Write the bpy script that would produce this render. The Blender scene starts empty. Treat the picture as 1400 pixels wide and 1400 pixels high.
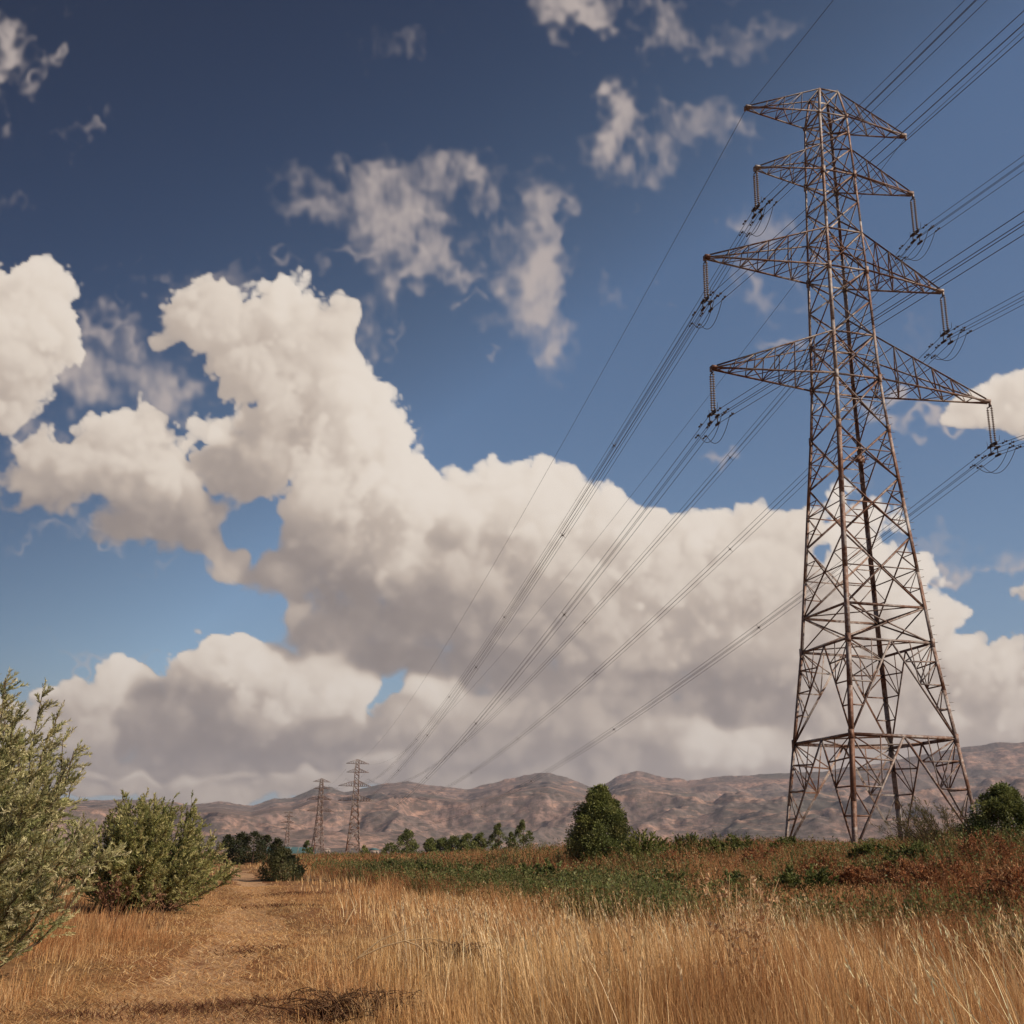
import bpy, math, random
import numpy as np
from mathutils import Matrix, Vector

random.seed(7)
RNG = np.random.default_rng(11)
SC = bpy.context.scene
COL = SC.collection

# ------------------------------------------------------------------ camera
F_PX, PITCH, ROLL = 1551.0, math.radians(16.83), math.radians(-0.9)
cp, sp = math.cos(PITCH), math.sin(PITCH)
cr, sr = math.cos(ROLL), math.sin(ROLL)
R0, U0, FW = np.array([1., 0, 0]), np.array([0, -sp, cp]), np.array([0, cp, sp])
RV, UV = cr * R0 - sr * U0, sr * R0 + cr * U0
cam_d = bpy.data.cameras.new('camera')
cam = bpy.data.objects.new('camera', cam_d)
COL.objects.link(cam)
cam_d.sensor_width = 36.0
cam_d.lens = 36.0 * F_PX / 1400.0
cam_d.clip_start = 0.1
cam_d.clip_end = 60000.0
M = Matrix.Identity(4)
for i in range(3):
    M[i][0], M[i][1], M[i][2] = RV[i], UV[i], -FW[i]
cam.matrix_world = M
SC.camera = cam


def ray(px, py):
    d = FW + RV * (px - 700) / F_PX - UV * (py - 700) / F_PX
    return d


def at(px, py, Y):
    d = ray(px, py)
    return d * (Y / d[1])


# ------------------------------------------------------------------ light
SUN_AZ, SUN_EL = math.radians(116), math.radians(36)     # azimuth clockwise from +Y
SUN_DIR = np.array([math.sin(SUN_AZ) * math.cos(SUN_EL), math.cos(SUN_AZ) * math.cos(SUN_EL), math.sin(SUN_EL)])
sl = bpy.data.lights.new('sun', 'SUN')
sl.energy = 4.9
sl.angle = math.radians(0.5)
sl.color = (1.0, 0.84, 0.66)
so = bpy.data.objects.new('sun', sl)
so.rotation_euler = Vector(-SUN_DIR).to_track_quat('-Z', 'Y').to_euler()
COL.objects.link(so)

SC.view_settings.view_transform = 'Standard'
SC.view_settings.look = 'None'
SC.view_settings.gamma = 1.0
SC.view_settings.exposure = 0.0
SC.cycles.use_denoising = True
SC.cycles.use_adaptive_sampling = True
SC.cycles.adaptive_threshold = 0.015
SC.cycles.max_bounces = 6
SC.cycles.diffuse_bounces = 3
SC.cycles.transmission_bounces = 3
SC.cycles.volume_bounces = 0
SC.cycles.transparent_max_bounces = 6

HAZE_DENSITY = 6.2e-5


class NT:
    """small node-tree writer"""
    def __init__(s, tree):
        s.t = tree
        tree.nodes.clear()

    def n(s, typ, ins=None, **kw):
        nd = s.t.nodes.new(typ)
        for k, v in kw.items():
            setattr(nd, k, v)
        if ins:
            for k, v in ins.items():
                sock = nd.inputs[k]
                if isinstance(v, bpy.types.NodeSocket):
                    s.t.links.new(v, sock)
                else:
                    sock.default_value = v
        return nd

    def m(s, op, a, b=None, c=None, clamp=False):
        d = {0: a}
        if b is not None: d[1] = b
        if c is not None: d[2] = c
        return s.n('ShaderNodeMath', d, operation=op, use_clamp=clamp).outputs[0]

    def v(s, op, a, b=None, c=None):
        d = {0: a}
        if b is not None: d[1] = b
        if c is not None: d[2] = c
        nd = s.n('ShaderNodeVectorMath', d, operation=op)
        return nd.outputs['Value'] if op in ('DOT_PRODUCT', 'LENGTH') else nd.outputs[0]

    def sc(s, a, f):
        nd = s.n('ShaderNodeVectorMath', {0: a}, operation='SCALE')
        if isinstance(f, bpy.types.NodeSocket): s.t.links.new(f, nd.inputs['Scale'])
        else: nd.inputs['Scale'].default_value = f
        return nd.outputs[0]

    def smooth(s, x, lo, hi, a=0.0, b=1.0):
        return s.n('ShaderNodeMapRange', {0: x, 1: lo, 2: hi, 3: a, 4: b}, interpolation_type='SMOOTHSTEP').outputs[0]

    def noise(s, vec, scale, detail=3.0, rough=0.5, lac=2.0, dist=0.0):
        return s.n('ShaderNodeTexNoise', {'Vector': vec, 'Scale': scale, 'Detail': detail, 'Roughness': rough,
                                          'Lacunarity': lac, 'Distortion': dist})

    def ramp(s, fac, stops):
        nd = s.n('ShaderNodeValToRGB', {0: fac})
        cr_ = nd.color_ramp
        while len(cr_.elements) < len(stops):
            cr_.elements.new(0.5)
        for e, (p, c) in zip(cr_.elements, stops):
            e.position = p
            e.color = (*c, 1)
        return nd.outputs[0]

    def mix(s, f, a, b, blend='MIX'):
        nd = s.n('ShaderNodeMix', data_type='RGBA', blend_type=blend)
        for sock, v in ((nd.inputs[0], f), (nd.inputs[6], a), (nd.inputs[7], b)):
            if isinstance(v, bpy.types.NodeSocket): s.t.links.new(v, sock)
            else: sock.default_value = v if not isinstance(v, tuple) else (*v, 1)[:4]
        return nd.outputs[2]


# ------------------------------------------------------------------ sky (world) and clouds (light and shade baked into a dome)
# cumulus lobes:  centre x, y, radius x, y, light or shade set by hand, weight
CUM = [
 # cloud at the left edge
 (30,430,75,75,.74,1),(62,412,42,50,.84,1),(8,500,45,60,.62,1),(15,380,38,30,.78,1),(-60,450,80,110,.6,1),
 # upper middle cloud
 (400,420,50,62,.78,1),(408,384,28,30,.9,1),(445,430,48,34,.68,.9),(340,440,60,48,.62,1),(272,428,42,32,.62,.9),(355,500,55,55,.55,1),(330,528,30,36,.6,1),(474,412,24,20,.66,.8),(300,400,25,16,.6,.6),
 # tall cumulus
 (430,560,75,68,.72,1),(480,530,46,42,.88,1),(512,580,48,58,.95,1),(545,640,48,56,1.0,1),(585,682,40,42,1.0,1),(470,660,100,80,.78,1),(380,600,66,56,.52,1),(325,640,55,42,.36,1),(450,740,100,70,.36,1),(520,750,70,66,.68,1),(400,770,60,46,.2,1),(362,792,40,24,.28,1),(316,776,22,22,.5,1),(545,720,55,56,.8,1),(560,790,38,28,.42,1),(480,792,70,32,.08,1),
 # left middle cloud
 (150,610,66,56,.74,1),(190,598,38,48,.64,1),(80,622,60,48,.58,1),(40,655,45,36,.42,1),(222,640,55,52,.72,1),(252,690,46,48,.32,1),(190,690,70,48,.28,1),(120,662,70,42,.36,1),(240,738,46,30,.08,1),(172,722,46,30,.14,1),(56,690,42,20,.3,.9),(300,580,30,20,.92,1),(262,600,16,14,.9,.8),
 # central cumulus
 (690,665,44,38,.98,1),(742,638,15,14,1.0,1),(720,682,55,46,.95,1),(650,704,42,52,.78,1),(780,682,45,38,.9,1),(826,668,38,28,1.0,1),(858,700,42,36,.9,1),(900,732,58,38,.74,1),(952,716,48,30,.86,1),(1010,722,52,33,.78,1),(1070,722,42,36,.7,1),(1105,732,38,38,.7,1),
 (640,782,80,66,.42,1),(720,772,90,66,.52,1),(800,760,90,60,.66,1),(880,790,90,60,.64,1),(960,790,90,60,.66,1),(1050,790,70,70,.64,1),(590,852,110,60,.1,1),(700,862,100,56,.26,1),(470,862,85,44,.12,1),(800,850,90,60,.5,1),(900,862,80,46,.58,1),(1000,872,90,46,.42,1),(1085,872,60,56,.42,1),(560,908,74,24,.04,1),(680,912,84,28,.14,1),(985,932,100,38,.16,1),(880,930,80,34,.26,1),(405,830,26,18,.42,1),
 # low bank, right of centre
 (1000,1008,84,34,.74,1),(955,998,46,26,.78,1),(1060,1010,60,42,.62,1),(900,990,60,38,.46,1),(800,992,90,46,.36,1),(700,985,80,44,.42,1),(622,968,46,34,.66,1),(600,952,28,16,.9,1),(560,1010,56,30,.46,1),(650,1024,100,36,.28,1),(780,1042,120,26,.34,1),(950,1050,140,24,.46,1),(520,1050,60,22,.5,.9),
 # right of and behind the pylon
 (1180,765,46,82,.95,1),(1230,802,48,48,.9,1),(1262,842,33,36,.82,1),(1200,872,70,60,.62,1),(1140,850,60,60,.58,1),(1320,922,56,46,.66,1),(1290,890,26,20,.84,1),(1382,902,50,42,.68,1),(1350,962,80,46,.48,1),(1250,962,90,56,.46,1),(1150,982,80,56,.42,1),(1330,1012,90,32,.56,1),(1240,1022,90,28,.46,1),(1420,980,60,60,.5,1),(1120,1040,80,26,.5,1),(1480,930,80,80,.6,1),(1500,1030,120,40,.5,1),
 # low left cumulus
 (350,905,60,38,.9,1),(302,890,34,26,.84,1),(342,872,34,17,1.0,1),(260,912,38,26,.8,1),(420,922,48,36,.82,1),(460,952,42,44,.9,1),(488,970,18,28,.82,1),(400,962,60,46,.8,1),(300,944,56,36,.36,1),(240,952,52,40,.1,1),(280,1002,90,36,.12,1),(380,1012,86,26,.24,1),(450,1012,46,20,.4,1),(200,992,60,46,.16,1),(130,942,52,28,.74,1),(168,922,34,20,.96,1),(192,914,24,12,1.0,1),(90,952,38,22,.68,1),(60,940,18,13,.85,1),(130,992,60,40,.5,1),(60,1002,60,40,.5,1),(-20,1000,70,50,.55,1),(180,1052,120,26,.2,1),(350,1050,110,22,.18,1),(250,1078,130,15,.52,1),(420,1074,90,14,.5,.9),(60,1070,100,22,.3,1),
 (288,845,27,17,.52,1),
 # right edge
 (1375,556,46,26,.8,1),(1402,572,46,36,.74,1),(1338,582,36,18,.74,1),(1440,560,50,50,.7,1),(1365,580,40,24,.72,1),(1412,820,26,14,.6,.8),
 # holes of blue
 (336,714,24,26,.3,-1.0),(300,768,30,24,.5,1.1),(270,742,30,20,.2,1),(300,838,34,14,.3,-.9),(240,820,60,20,.3,-.9),
 # bright heads along the low sheets
 (270,1066,42,9,.86,1.4),(332,1060,34,8,.8,1.3),(205,1070,34,8,.74,1.3),(150,1062,30,8,.7,1.2),(410,1068,40,8,.66,1.2),(520,1056,36,12,.72,1.3),(606,962,36,20,.95,1.5),(575,1000,34,20,.74,1.3),(640,995,36,18,.7,1.3),(700,985,34,18,.66,1.2),(955,1000,36,24,.95,1.5),(1005,1012,44,24,.92,1.5),(1050,1012,36,24,.86,1.4),(905,985,30,18,.7,1.2),(830,1000,40,18,.6,1.2),(800,945,40,18,.55,1.1),(1290,895,26,18,.95,1.4),(1340,925,34,24,.85,1.3),(1385,905,36,28,.85,1.3),(1300,1000,40,18,.78,1.3),(1370,1010,40,16,.76,1.3),(1200,985,36,18,.66,1.2),
 (470,945,34,34,1.0,1.5),(440,915,34,24,.95,1.4),(350,880,44,20,1.0,1.5),(170,918,30,14,1.0,1.4),
 (650,690,40,30,1.0,1.3),(705,660,34,26,1.0,1.3),(800,700,36,26,.9,1.2),(960,720,36,22,.92,1.3),(1030,735,34,24,.86,1.2),(880,770,34,24,.78,1.1),(770,730,34,24,.8,1.1),
 (520,590,34,34,1.0,1.3),(560,650,34,34,1.0,1.3),(470,600,40,34,.86,1.1),
 # fillers of the bases and the low sheet above the hills
 (300,430,60,42,.62,1),(240,440,26,26,.55,.9),(420,470,60,40,.6,1),(300,690,26,20,.3,.9),(290,750,26,30,.3,1),(640,935,70,22,.16,1),(740,945,90,28,.24,1),(840,945,90,34,.26,1),(900,955,90,30,.3,1),(1060,960,90,30,.3,1),(640,840,80,60,.22,1),(760,880,80,60,.3,1),(740,820,80,60,.45,1),(850,905,80,50,.4,1),(1000,830,90,60,.6,1),(500,840,70,46,.08,1),(1120,900,70,60,.5,1),
 (500,1068,70,20,.42,.9),(620,1068,95,22,.36,1),(760,1070,95,20,.38,1),(880,1072,90,18,.42,1),(1010,1075,110,18,.44,1),(300,1094,160,14,.5,.9),(1180,1062,90,24,.42,1),(1330,1055,110,30,.46,1),(1480,1060,120,30,.46,1),(120,1090,120,16,.42,1),(420,1040,90,22,.18,1),(-60,1060,100,40,.4,1),
 (250,960,60,50,.15,1),(350,980,70,50,.25,1),(110,970,60,40,.5,1),(200,1020,90,36,.16,1),(590,1045,60,30,.4,1),(530,1030,40,20,.45,.9),(660,1060,70,26,.34,1),(840,1030,80,30,.36,1),(720,1030,70,34,.36,1),(120,1040,90,30,.3,1),(280,1050,90,30,.14,1),
]
# torn high fragments: centre x, y, radius x, y, opacity
WISP = [
 (772,8,40,24,1.),(808,16,26,16,.8),(888,4,30,18,.9),(908,42,18,28,.8),(880,70,12,18,.5),(985,42,46,18,.35),(950,50,18,14,.4),(1030,50,40,18,.3),
 (856,185,30,40,1.),(846,156,22,22,.8),(900,212,38,24,.8),(950,162,30,18,.6),(1000,166,26,18,.5),(920,150,18,16,.5),(1010,185,18,14,.4),
 (428,268,36,24,.6),(500,262,40,30,.9),(545,310,42,48,1.1),(540,350,30,34,1.1),(505,238,36,14,.6),(640,245,42,22,1.1),(655,288,18,30,.9),(600,358,18,24,.7),(592,312,38,10,.7),(622,370,26,10,.5),(570,384,26,12,.7),(470,362,38,10,.5),
 (728,360,40,44,1.1),(748,300,16,36,.6),(768,430,18,46,.9),(735,400,34,40,.9),(790,440,18,46,.35),(835,384,20,24,.55),(765,292,10,14,.5),(905,415,14,12,.25),(870,300,10,20,.25),(636,415,10,8,.4),(550,468,8,12,.4),(672,490,8,8,.3),(555,590,5,14,.6),(735,475,14,14,.5),(520,70,40,16,.22),(560,66,20,20,.2),
 (4,82,17,24,.9),(58,95,12,16,.55),(116,184,22,11,.5),(166,148,14,20,.35),(12,272,22,17,.7),(14,162,12,16,.4),(88,8,10,8,.15),
 (106,498,50,24,.9),(72,520,40,24,.8),(170,432,32,17,.8),(130,440,24,12,.6),(212,508,34,32,.9),(232,535,18,26,.7),(225,378,18,6,.4),(150,390,20,8,.3),(290,385,34,18,.6),(190,462,20,8,.4),(40,590,26,30,.8),(310,600,14,14,.6),(360,346,18,8,.4),(300,360,24,8,.2),(500,450,20,36,.6),(510,470,12,24,.5),
 (1046,300,46,22,.6),(1010,322,26,12,.5),(1045,390,32,16,.55),(1082,462,26,10,.5),(992,612,16,9,.7),(1260,558,60,7,.8),(1230,566,34,8,.5),
 (1356,776,46,17,1.),(1325,784,46,5,.8),(1390,790,36,9,.6),(1270,745,46,7,.35),(1240,735,30,5,.3),(70,732,54,7,.4),(220,782,40,4,.3),(100,890,60,6,.25),(150,895,60,6,.25),(170,960,12,10,.2),
 (1180,640,24,10,.2),(1250,450,30,12,.2),(1390,870,20,10,.3),
]


def build_world():
    w = bpy.data.worlds.new('World')
    SC.world = w
    w.use_nodes = True
    g = NT(w.node_tree)
    out = g.n('ShaderNodeOutputWorld')
    sky = g.n('ShaderNodeTexSky', sky_type='NISHITA', sun_disc=False, sun_elevation=SUN_EL, sun_rotation=SUN_AZ,
              altitude=400.0, air_density=1.0, dust_density=0.6, ozone_density=1.5)
    tint = g.n('ShaderNodeHueSaturation', {'Saturation': 1.09, 'Value': 1.08, 'Color': sky.outputs[0]}).outputs[0]
    # lens vignette painted into the sky: darker, bluer high up and away from sun
    dv = g.n('ShaderNodeSeparateXYZ', {0: g.n('ShaderNodeTexCoord').outputs['Generated']})
    dx, dz = dv.outputs[0], dv.outputs[2]
    e = g.m('ADD', g.m('MULTIPLY', dx, 3.757), g.m('MULTIPLY_ADD', dz, -3.742, 1.631))
    e = g.m('MULTIPLY_ADD', g.m('MULTIPLY', dx, dz), -3.151, e)
    e = g.m('MINIMUM', g.m('MAXIMUM', e, -1.45), 0.12)
    lowf = g.smooth(dz, 0.02, 0.17, 0.8, 0.0)
    tint = g.mix(lowf, tint, (3.3, 3.9, 4.8))
    deep = g.smooth(e, -1.3, -.1, 1.0, 0.0)
    tint = g.mix(deep, tint, g.mix(1.0, tint, (.72, .90, 1.14), 'MULTIPLY'))
    tint = g.sc(tint, g.m('EXPONENT', e))
    bg = g.n('ShaderNodeBackground', {'Color': tint, 'Strength': 0.075})
    w.node_tree.links.new(bg.outputs[0], out.inputs['Surface'])


build_world()


# ------------------------------------------------------------------ helpers
def material(name):
    m = bpy.data.materials.new(name)
    m.use_nodes = True
    return m, NT(m.node_tree)


class MB:
    """collects vertices and polygons of one mesh"""
    def __init__(s):
        s.v, s.f, s.c, s.n = [], {}, [], 0

    def add(s, v, f, c=None):
        v = np.asarray(v, np.float32).reshape(-1, 3)
        f = np.asarray(f, np.int64)
        if f.size:
            s.f.setdefault(f.shape[1], []).append(f + s.n)
        s.v.append(v)
        if c is not None:
            s.c.append(np.broadcast_to(np.asarray(c, np.float32), (len(v), 3)))
        s.n += len(v)

    def mesh(s, name, mat=None, smooth=False):
        me = bpy.data.meshes.new(name)
        V = np.concatenate(s.v) if s.v else np.zeros((0, 3), np.float32)
        me.vertices.add(len(V))
        me.vertices.foreach_set('co', V.ravel())
        li, ls = [], []
        p = 0
        for k, fl in s.f.items():
            a = np.concatenate(fl)
            li.append(a.ravel())
            ls.append(p + np.arange(len(a)) * k)
            p += a.size
        li = np.concatenate(li); ls = np.concatenate(ls)
        me.loops.add(len(li))
        me.loops.foreach_set('vertex_index', li.astype(np.int32))
        me.polygons.add(len(ls))
        me.polygons.foreach_set('loop_start', ls.astype(np.int32))
        if s.c:
            at_ = me.attributes.new('tint', 'FLOAT_COLOR', 'POINT')
            C4 = np.ones((len(V), 4), np.float32)
            C4[:, :3] = np.concatenate(s.c)
            at_.data.foreach_set('color', C4.ravel())
        me.update(calc_edges=True)
        me.validate()
        if smooth:
            me.polygons.foreach_set('use_smooth', np.ones(len(me.polygons), bool))
        if mat: me.materials.append(mat)
        return me

    def build(s, name, mat=None, parent=None, smooth=False, loc=(0, 0, 0)):
        o = bpy.data.objects.new(name, s.mesh(name, mat, smooth))
        o.location = loc
        if parent: o.parent = parent
        COL.objects.link(o)
        return o


def tag(o, label=None, cat=None, group=None, kind=None):
    if label: o['label'] = label
    if cat: o['category'] = cat
    if group: o['group'] = group
    if kind: o['kind'] = kind
    return o


def thing(name, loc, label, cat, group=None, rz=0.0):
    o = bpy.data.objects.new(name, None)
    o.empty_display_size = 0.2
    o.location = loc
    o.rotation_euler = (0, 0, rz)
    COL.objects.link(o)
    return tag(o, label, cat, group)


def copy_tree(o, parent=None):
    c = o.copy()
    COL.objects.link(c)
    if parent: c.parent = parent
    for ch in list(o.children):
        copy_tree(ch, c)
    return c


def vec(*a):
    return np.array(a, float)


def unit(a):
    return a / np.maximum(np.linalg.norm(a, axis=-1, keepdims=True), 1e-9)


def smooth01(x, a, b):
    t = np.clip((x - a) / (b - a), 0, 1)
    return t * t * (3 - 2 * t)


def tube(mb, P, R, k=6, c=None, cap=True):
    """round bar along the points P with radius R"""
    P = np.asarray(P, float)
    n = len(P)
    R = np.broadcast_to(np.asarray(R, float), (n,))
    T = unit(np.gradient(P, axis=0)) if n > 2 else unit(np.repeat((P[1] - P[0])[None], n, 0))
    ref = vec(0, 0, 1) if abs(T[0][2]) < 0.9 else vec(1, 0, 0)
    U = unit(np.cross(T, ref)); W = np.cross(T, U)
    an = np.arange(k) * 2 * np.pi / k
    V = P[:, None] + (np.cos(an)[None, :, None] * U[:, None] + np.sin(an)[None, :, None] * W[:, None]) * R[:, None, None]
    i = np.arange(n - 1)[:, None] * k; j = np.arange(k)[None]; j2 = (j + 1) % k
    f = np.stack([i + j, i + j2, i + k + j2, i + k + j], -1).reshape(-1, 4)
    mb.add(V.reshape(-1, 3), f, c)
    if cap:
        mb.f.setdefault(k, []).append(np.array([np.arange(k)[::-1], np.arange(k) + (n - 1) * k]) + mb.n - n * k)


BAR = 0.82


def angle_bar(mb, p0, p1, s, t=None, ref=None):
    """steel angle section between two points; ref points to the open side"""
    p0, p1 = np.asarray(p0, float), np.asarray(p1, float)
    s = s * BAR
    t = t or max(s * 0.14, 0.012)
    d = unit(p1 - p0)
    ref = vec(0.31, 0.2, 0.93) if ref is None else np.asarray(ref, float)
    u = ref - d * (ref @ d)
    if np.linalg.norm(u) < 1e-3: u = np.cross(d, vec(0.3, 1, 0.1))
    u = unit(u); w = np.cross(d, u)
    a, b = unit(u + w), unit(u - w)
    prof = [(0, 0), (s, 0), (s, t), (t, t), (t, s), (0, s)]
    V = [p + a * (x - s * .3) + b * (y - s * .3) for p in (p0, p1) for x, y in prof]
    f4 = [(i, (i + 1) % 6, (i + 1) % 6 + 6, i + 6) for i in range(6)]
    n0 = mb.n
    mb.add(V, f4)
    mb.f.setdefault(6, []).append(np.array([[5, 4, 3, 2, 1, 0], [6, 7, 8, 9, 10, 11]]) + n0)


def box(mb, c, h, R=None, col=None):
    c = np.asarray(c, float)
    V = np.array([[x, y, z] for x in (-1, 1) for y in (-1, 1) for z in (-1, 1)], float) * np.asarray(h, float)
    if R is not None: V = V @ np.asarray(R).T
    f = [(0, 1, 3, 2), (4, 6, 7, 5), (0, 4, 5, 1), (2, 3, 7, 6), (0, 2, 6, 4), (1, 5, 7, 3)]
    mb.add(V + c, f, col)


def up_axis(a, n, off, scale, axis):
    """cubic B-spline resampling of lattice a along one axis to n samples"""
    t = off + np.arange(n) * scale
    i = np.floor(t).astype(int); f = (t - i).astype(np.float32)
    w = [(1-f)**3/6, (3*f**3-6*f**2+4)/6, (-3*f**3+3*f**2+3*f+1)/6, f**3/6]
    sh = [1]*a.ndim; sh[axis] = n
    r = None
    for k in range(4):
        part = np.take(a, i+k, axis=axis) * w[k].reshape(sh)
        r = part if r is None else r + part
    return r


def lattice_noise(shape, cell, rng, stretch=None):
    """smooth noise, about zero mean, unit spread; cell = lattice size in samples"""
    dims = len(shape)
    st = stretch or (1,)*dims
    sc = [1.0/(cell*s) for s in st]
    lat = rng.standard_normal([int(n*s_)+6 for n, s_ in zip(shape, sc)]).astype(np.float32)
    a = lat
    for ax in range(dims):
        a = up_axis(a, shape[ax], rng.random(), sc[ax], ax)
    return a / (0.66**dims*1.05)


def shifted(a, dy, dz):
    """sample a[y+dy, z+dz], linear, clamped at 0 outside"""
    iy, iz = int(np.floor(dy)), int(np.floor(dz)); fy, fz = dy-iy, dz-iz
    p = np.pad(a, ((2, 2), (2, 2)))
    H, D = a.shape
    g = lambda y, z: p[2+y:2+y+H, 2+z:2+z+D]
    return ((1-fy)*(1-fz)*g(iy, iz) + fy*(1-fz)*g(iy+1, iz) + (1-fy)*fz*g(iy, iz+1) + fy*fz*g(iy+1, iz+1))


def cloud_bake(step, x0, x1, y0, y1, depth=76):
    rng = np.random.default_rng(5)
    nx, ny, nz = int((x1-x0)/step), int((y1-y0)/step), depth
    X = x0 + (np.arange(nx)+.5)*step; Y = y0 + (np.arange(ny)+.5)*step
    Z = (np.arange(nz)-nz/2+.5)*step               # z grows away from the viewer
    # horizontal-vertical turbulence of the lookup
    wxs = [np.zeros((ny, nx), np.float32), np.zeros((ny, nx), np.float32)]
    for k in range(2):
        for cell, amp in ((90, 7), (36, 6), (15, 3.2)):
            wxs[k] += amp*lattice_noise((ny, nx), cell/step, rng)
    W3 = np.zeros((ny, nx, nz), np.float32)
    HOLE = np.zeros((ny, nx), np.float32); WSUM = np.zeros((ny, nx), np.float32)
    B = np.zeros((ny, nx), np.float32); BW = np.full((ny, nx), 1e-6, np.float32)
    XX, YY = np.meshgrid(X, Y)
    XW, YW = (XX+wxs[0]).astype(np.float32), (YY+wxs[1]).astype(np.float32)
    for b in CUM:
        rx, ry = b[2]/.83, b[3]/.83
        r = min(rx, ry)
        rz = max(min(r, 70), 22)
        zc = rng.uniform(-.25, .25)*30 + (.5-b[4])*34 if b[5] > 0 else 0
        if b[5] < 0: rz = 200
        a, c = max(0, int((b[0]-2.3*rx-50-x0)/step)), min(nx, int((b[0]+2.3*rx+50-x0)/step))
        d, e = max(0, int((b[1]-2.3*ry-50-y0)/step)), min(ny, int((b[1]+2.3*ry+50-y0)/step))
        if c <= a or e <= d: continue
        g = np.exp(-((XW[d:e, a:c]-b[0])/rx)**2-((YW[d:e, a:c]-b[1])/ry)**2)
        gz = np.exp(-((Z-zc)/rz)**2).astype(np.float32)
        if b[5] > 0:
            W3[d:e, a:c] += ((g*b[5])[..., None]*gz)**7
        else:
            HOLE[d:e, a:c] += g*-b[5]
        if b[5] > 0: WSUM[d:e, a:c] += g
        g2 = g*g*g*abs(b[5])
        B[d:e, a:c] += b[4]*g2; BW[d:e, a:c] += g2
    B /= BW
    W3 = W3**(1/7) - HOLE[..., None]*.7
    # billows
    N = np.zeros((ny, nx, nz), np.float32)
    for cell, amp in ((46, .12), (24, .12), (12, .085), (6.0, .055)):
        N += amp*(np.abs(lattice_noise((ny, nx, nz), max(cell/step, 1.3), rng))*1.25-.8)
    N -= N.mean() + .02
    N *= np.clip(W3*3.2-.25, 0, 1)
    core = np.clip((WSUM - 1.75 + .95*np.clip((YY-930)/90, 0, 1))/.9, 0, 1)*np.clip(1-HOLE*1.6, 0, 1)
    W3 = np.maximum(W3, (core*.9)[..., None]*np.exp(-((Z-45)/35.)**2).astype(np.float32))
    soft = .09 + .50*np.clip((.62-B)/.45, 0, 1)[..., None]
    D = np.clip((W3 + N - .47 + soft*.12)/soft, 0, 1)
    D = D**1.6
    kd = step*.040
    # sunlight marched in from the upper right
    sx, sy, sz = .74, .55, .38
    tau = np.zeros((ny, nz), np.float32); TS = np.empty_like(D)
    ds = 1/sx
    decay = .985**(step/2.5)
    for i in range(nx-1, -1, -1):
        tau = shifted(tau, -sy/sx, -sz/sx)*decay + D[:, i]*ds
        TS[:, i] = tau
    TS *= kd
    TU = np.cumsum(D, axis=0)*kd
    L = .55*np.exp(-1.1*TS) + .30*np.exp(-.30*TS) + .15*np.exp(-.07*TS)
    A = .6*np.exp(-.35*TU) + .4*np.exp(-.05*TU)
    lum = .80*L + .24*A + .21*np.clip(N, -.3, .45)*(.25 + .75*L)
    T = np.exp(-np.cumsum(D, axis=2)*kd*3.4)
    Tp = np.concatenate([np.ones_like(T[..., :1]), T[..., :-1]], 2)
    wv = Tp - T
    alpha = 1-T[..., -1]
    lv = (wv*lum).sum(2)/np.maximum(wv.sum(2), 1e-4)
    # torn fragments
    f = np.zeros((ny, nx), np.float32); am = 1.
    for cell in (60, 30, 15, 8, 4.5):
        f += am*lattice_noise((ny, nx), max(cell/step, 1.1), rng, (1.7, .85)); am *= .68
    wx2 = [sum(a_*lattice_noise((ny, nx), max(c_/step, 1.1), rng) for c_, a_ in ((70, 7), (32, 9), (14, 8), (7, 5))) for _ in range(2)]
    WW = np.zeros((ny, nx), np.float32)
    for b in WISP:
        rx, ry = b[2]/.83, b[3]/.83
        WW += b[4]*np.exp(-((XX+wx2[0]-b[0])/rx)**2-((YY+wx2[1]-b[1])/ry)**2)
    e = WW*np.clip(.74+.24*f, .0, 1.5)
    aw = 1-np.exp(-np.clip(e-.05, 0, 9)**1.35*1.7)
    k = np.array([.04, .22, .48, .22, .04], np.float32)
    for ax in (0, 1):
        p = np.pad(lv, [(2, 2) if a_ == ax else (0, 0) for a_ in (0, 1)], mode='edge')
        lv = sum(k[j]*np.take(p, np.arange(j, j+lv.shape[ax]), axis=ax) for j in range(5))
    return X, Y, alpha, lv, B, aw, f


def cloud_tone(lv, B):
    t = 0.84 * B + 0.56 * (lv - 0.26)  # hand-set lobe brightness mixed with the baked sunlight
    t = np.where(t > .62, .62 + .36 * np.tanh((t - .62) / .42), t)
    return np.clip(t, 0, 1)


def value_noise2(x, y, seed):
    """smooth lattice noise at arbitrary points, about -1..1"""
    lat = np.random.default_rng(seed).uniform(-1, 1, (256, 256))
    xi, yi = np.floor(x).astype(int), np.floor(y).astype(int)
    fx, fy = x - xi, y - yi
    fx = fx * fx * fx * (fx * (fx * 6 - 15) + 10); fy = fy * fy * fy * (fy * (fy * 6 - 15) + 10)
    g = lambda a, b: lat[a & 255, b & 255]
    return (g(xi, yi) * (1 - fx) + g(xi + 1, yi) * fx) * (1 - fy) + (g(xi, yi + 1) * (1 - fx) + g(xi + 1, yi + 1) * fx) * fy


def fbm2(x, y, seed, oct_=5, gain=0.5):
    r = 0; a = 1.0; tot = 0
    for k in range(oct_):
        ca, sa = math.cos(k * 1.1), math.sin(k * 1.1)
        r = r + a * value_noise2((x * ca - y * sa) * 2 ** k + 17.3 * k, (x * sa + y * ca) * 2 ** k - 9.1 * k, seed + k)
        tot += a; a *= gain
    return r / tot


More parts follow.
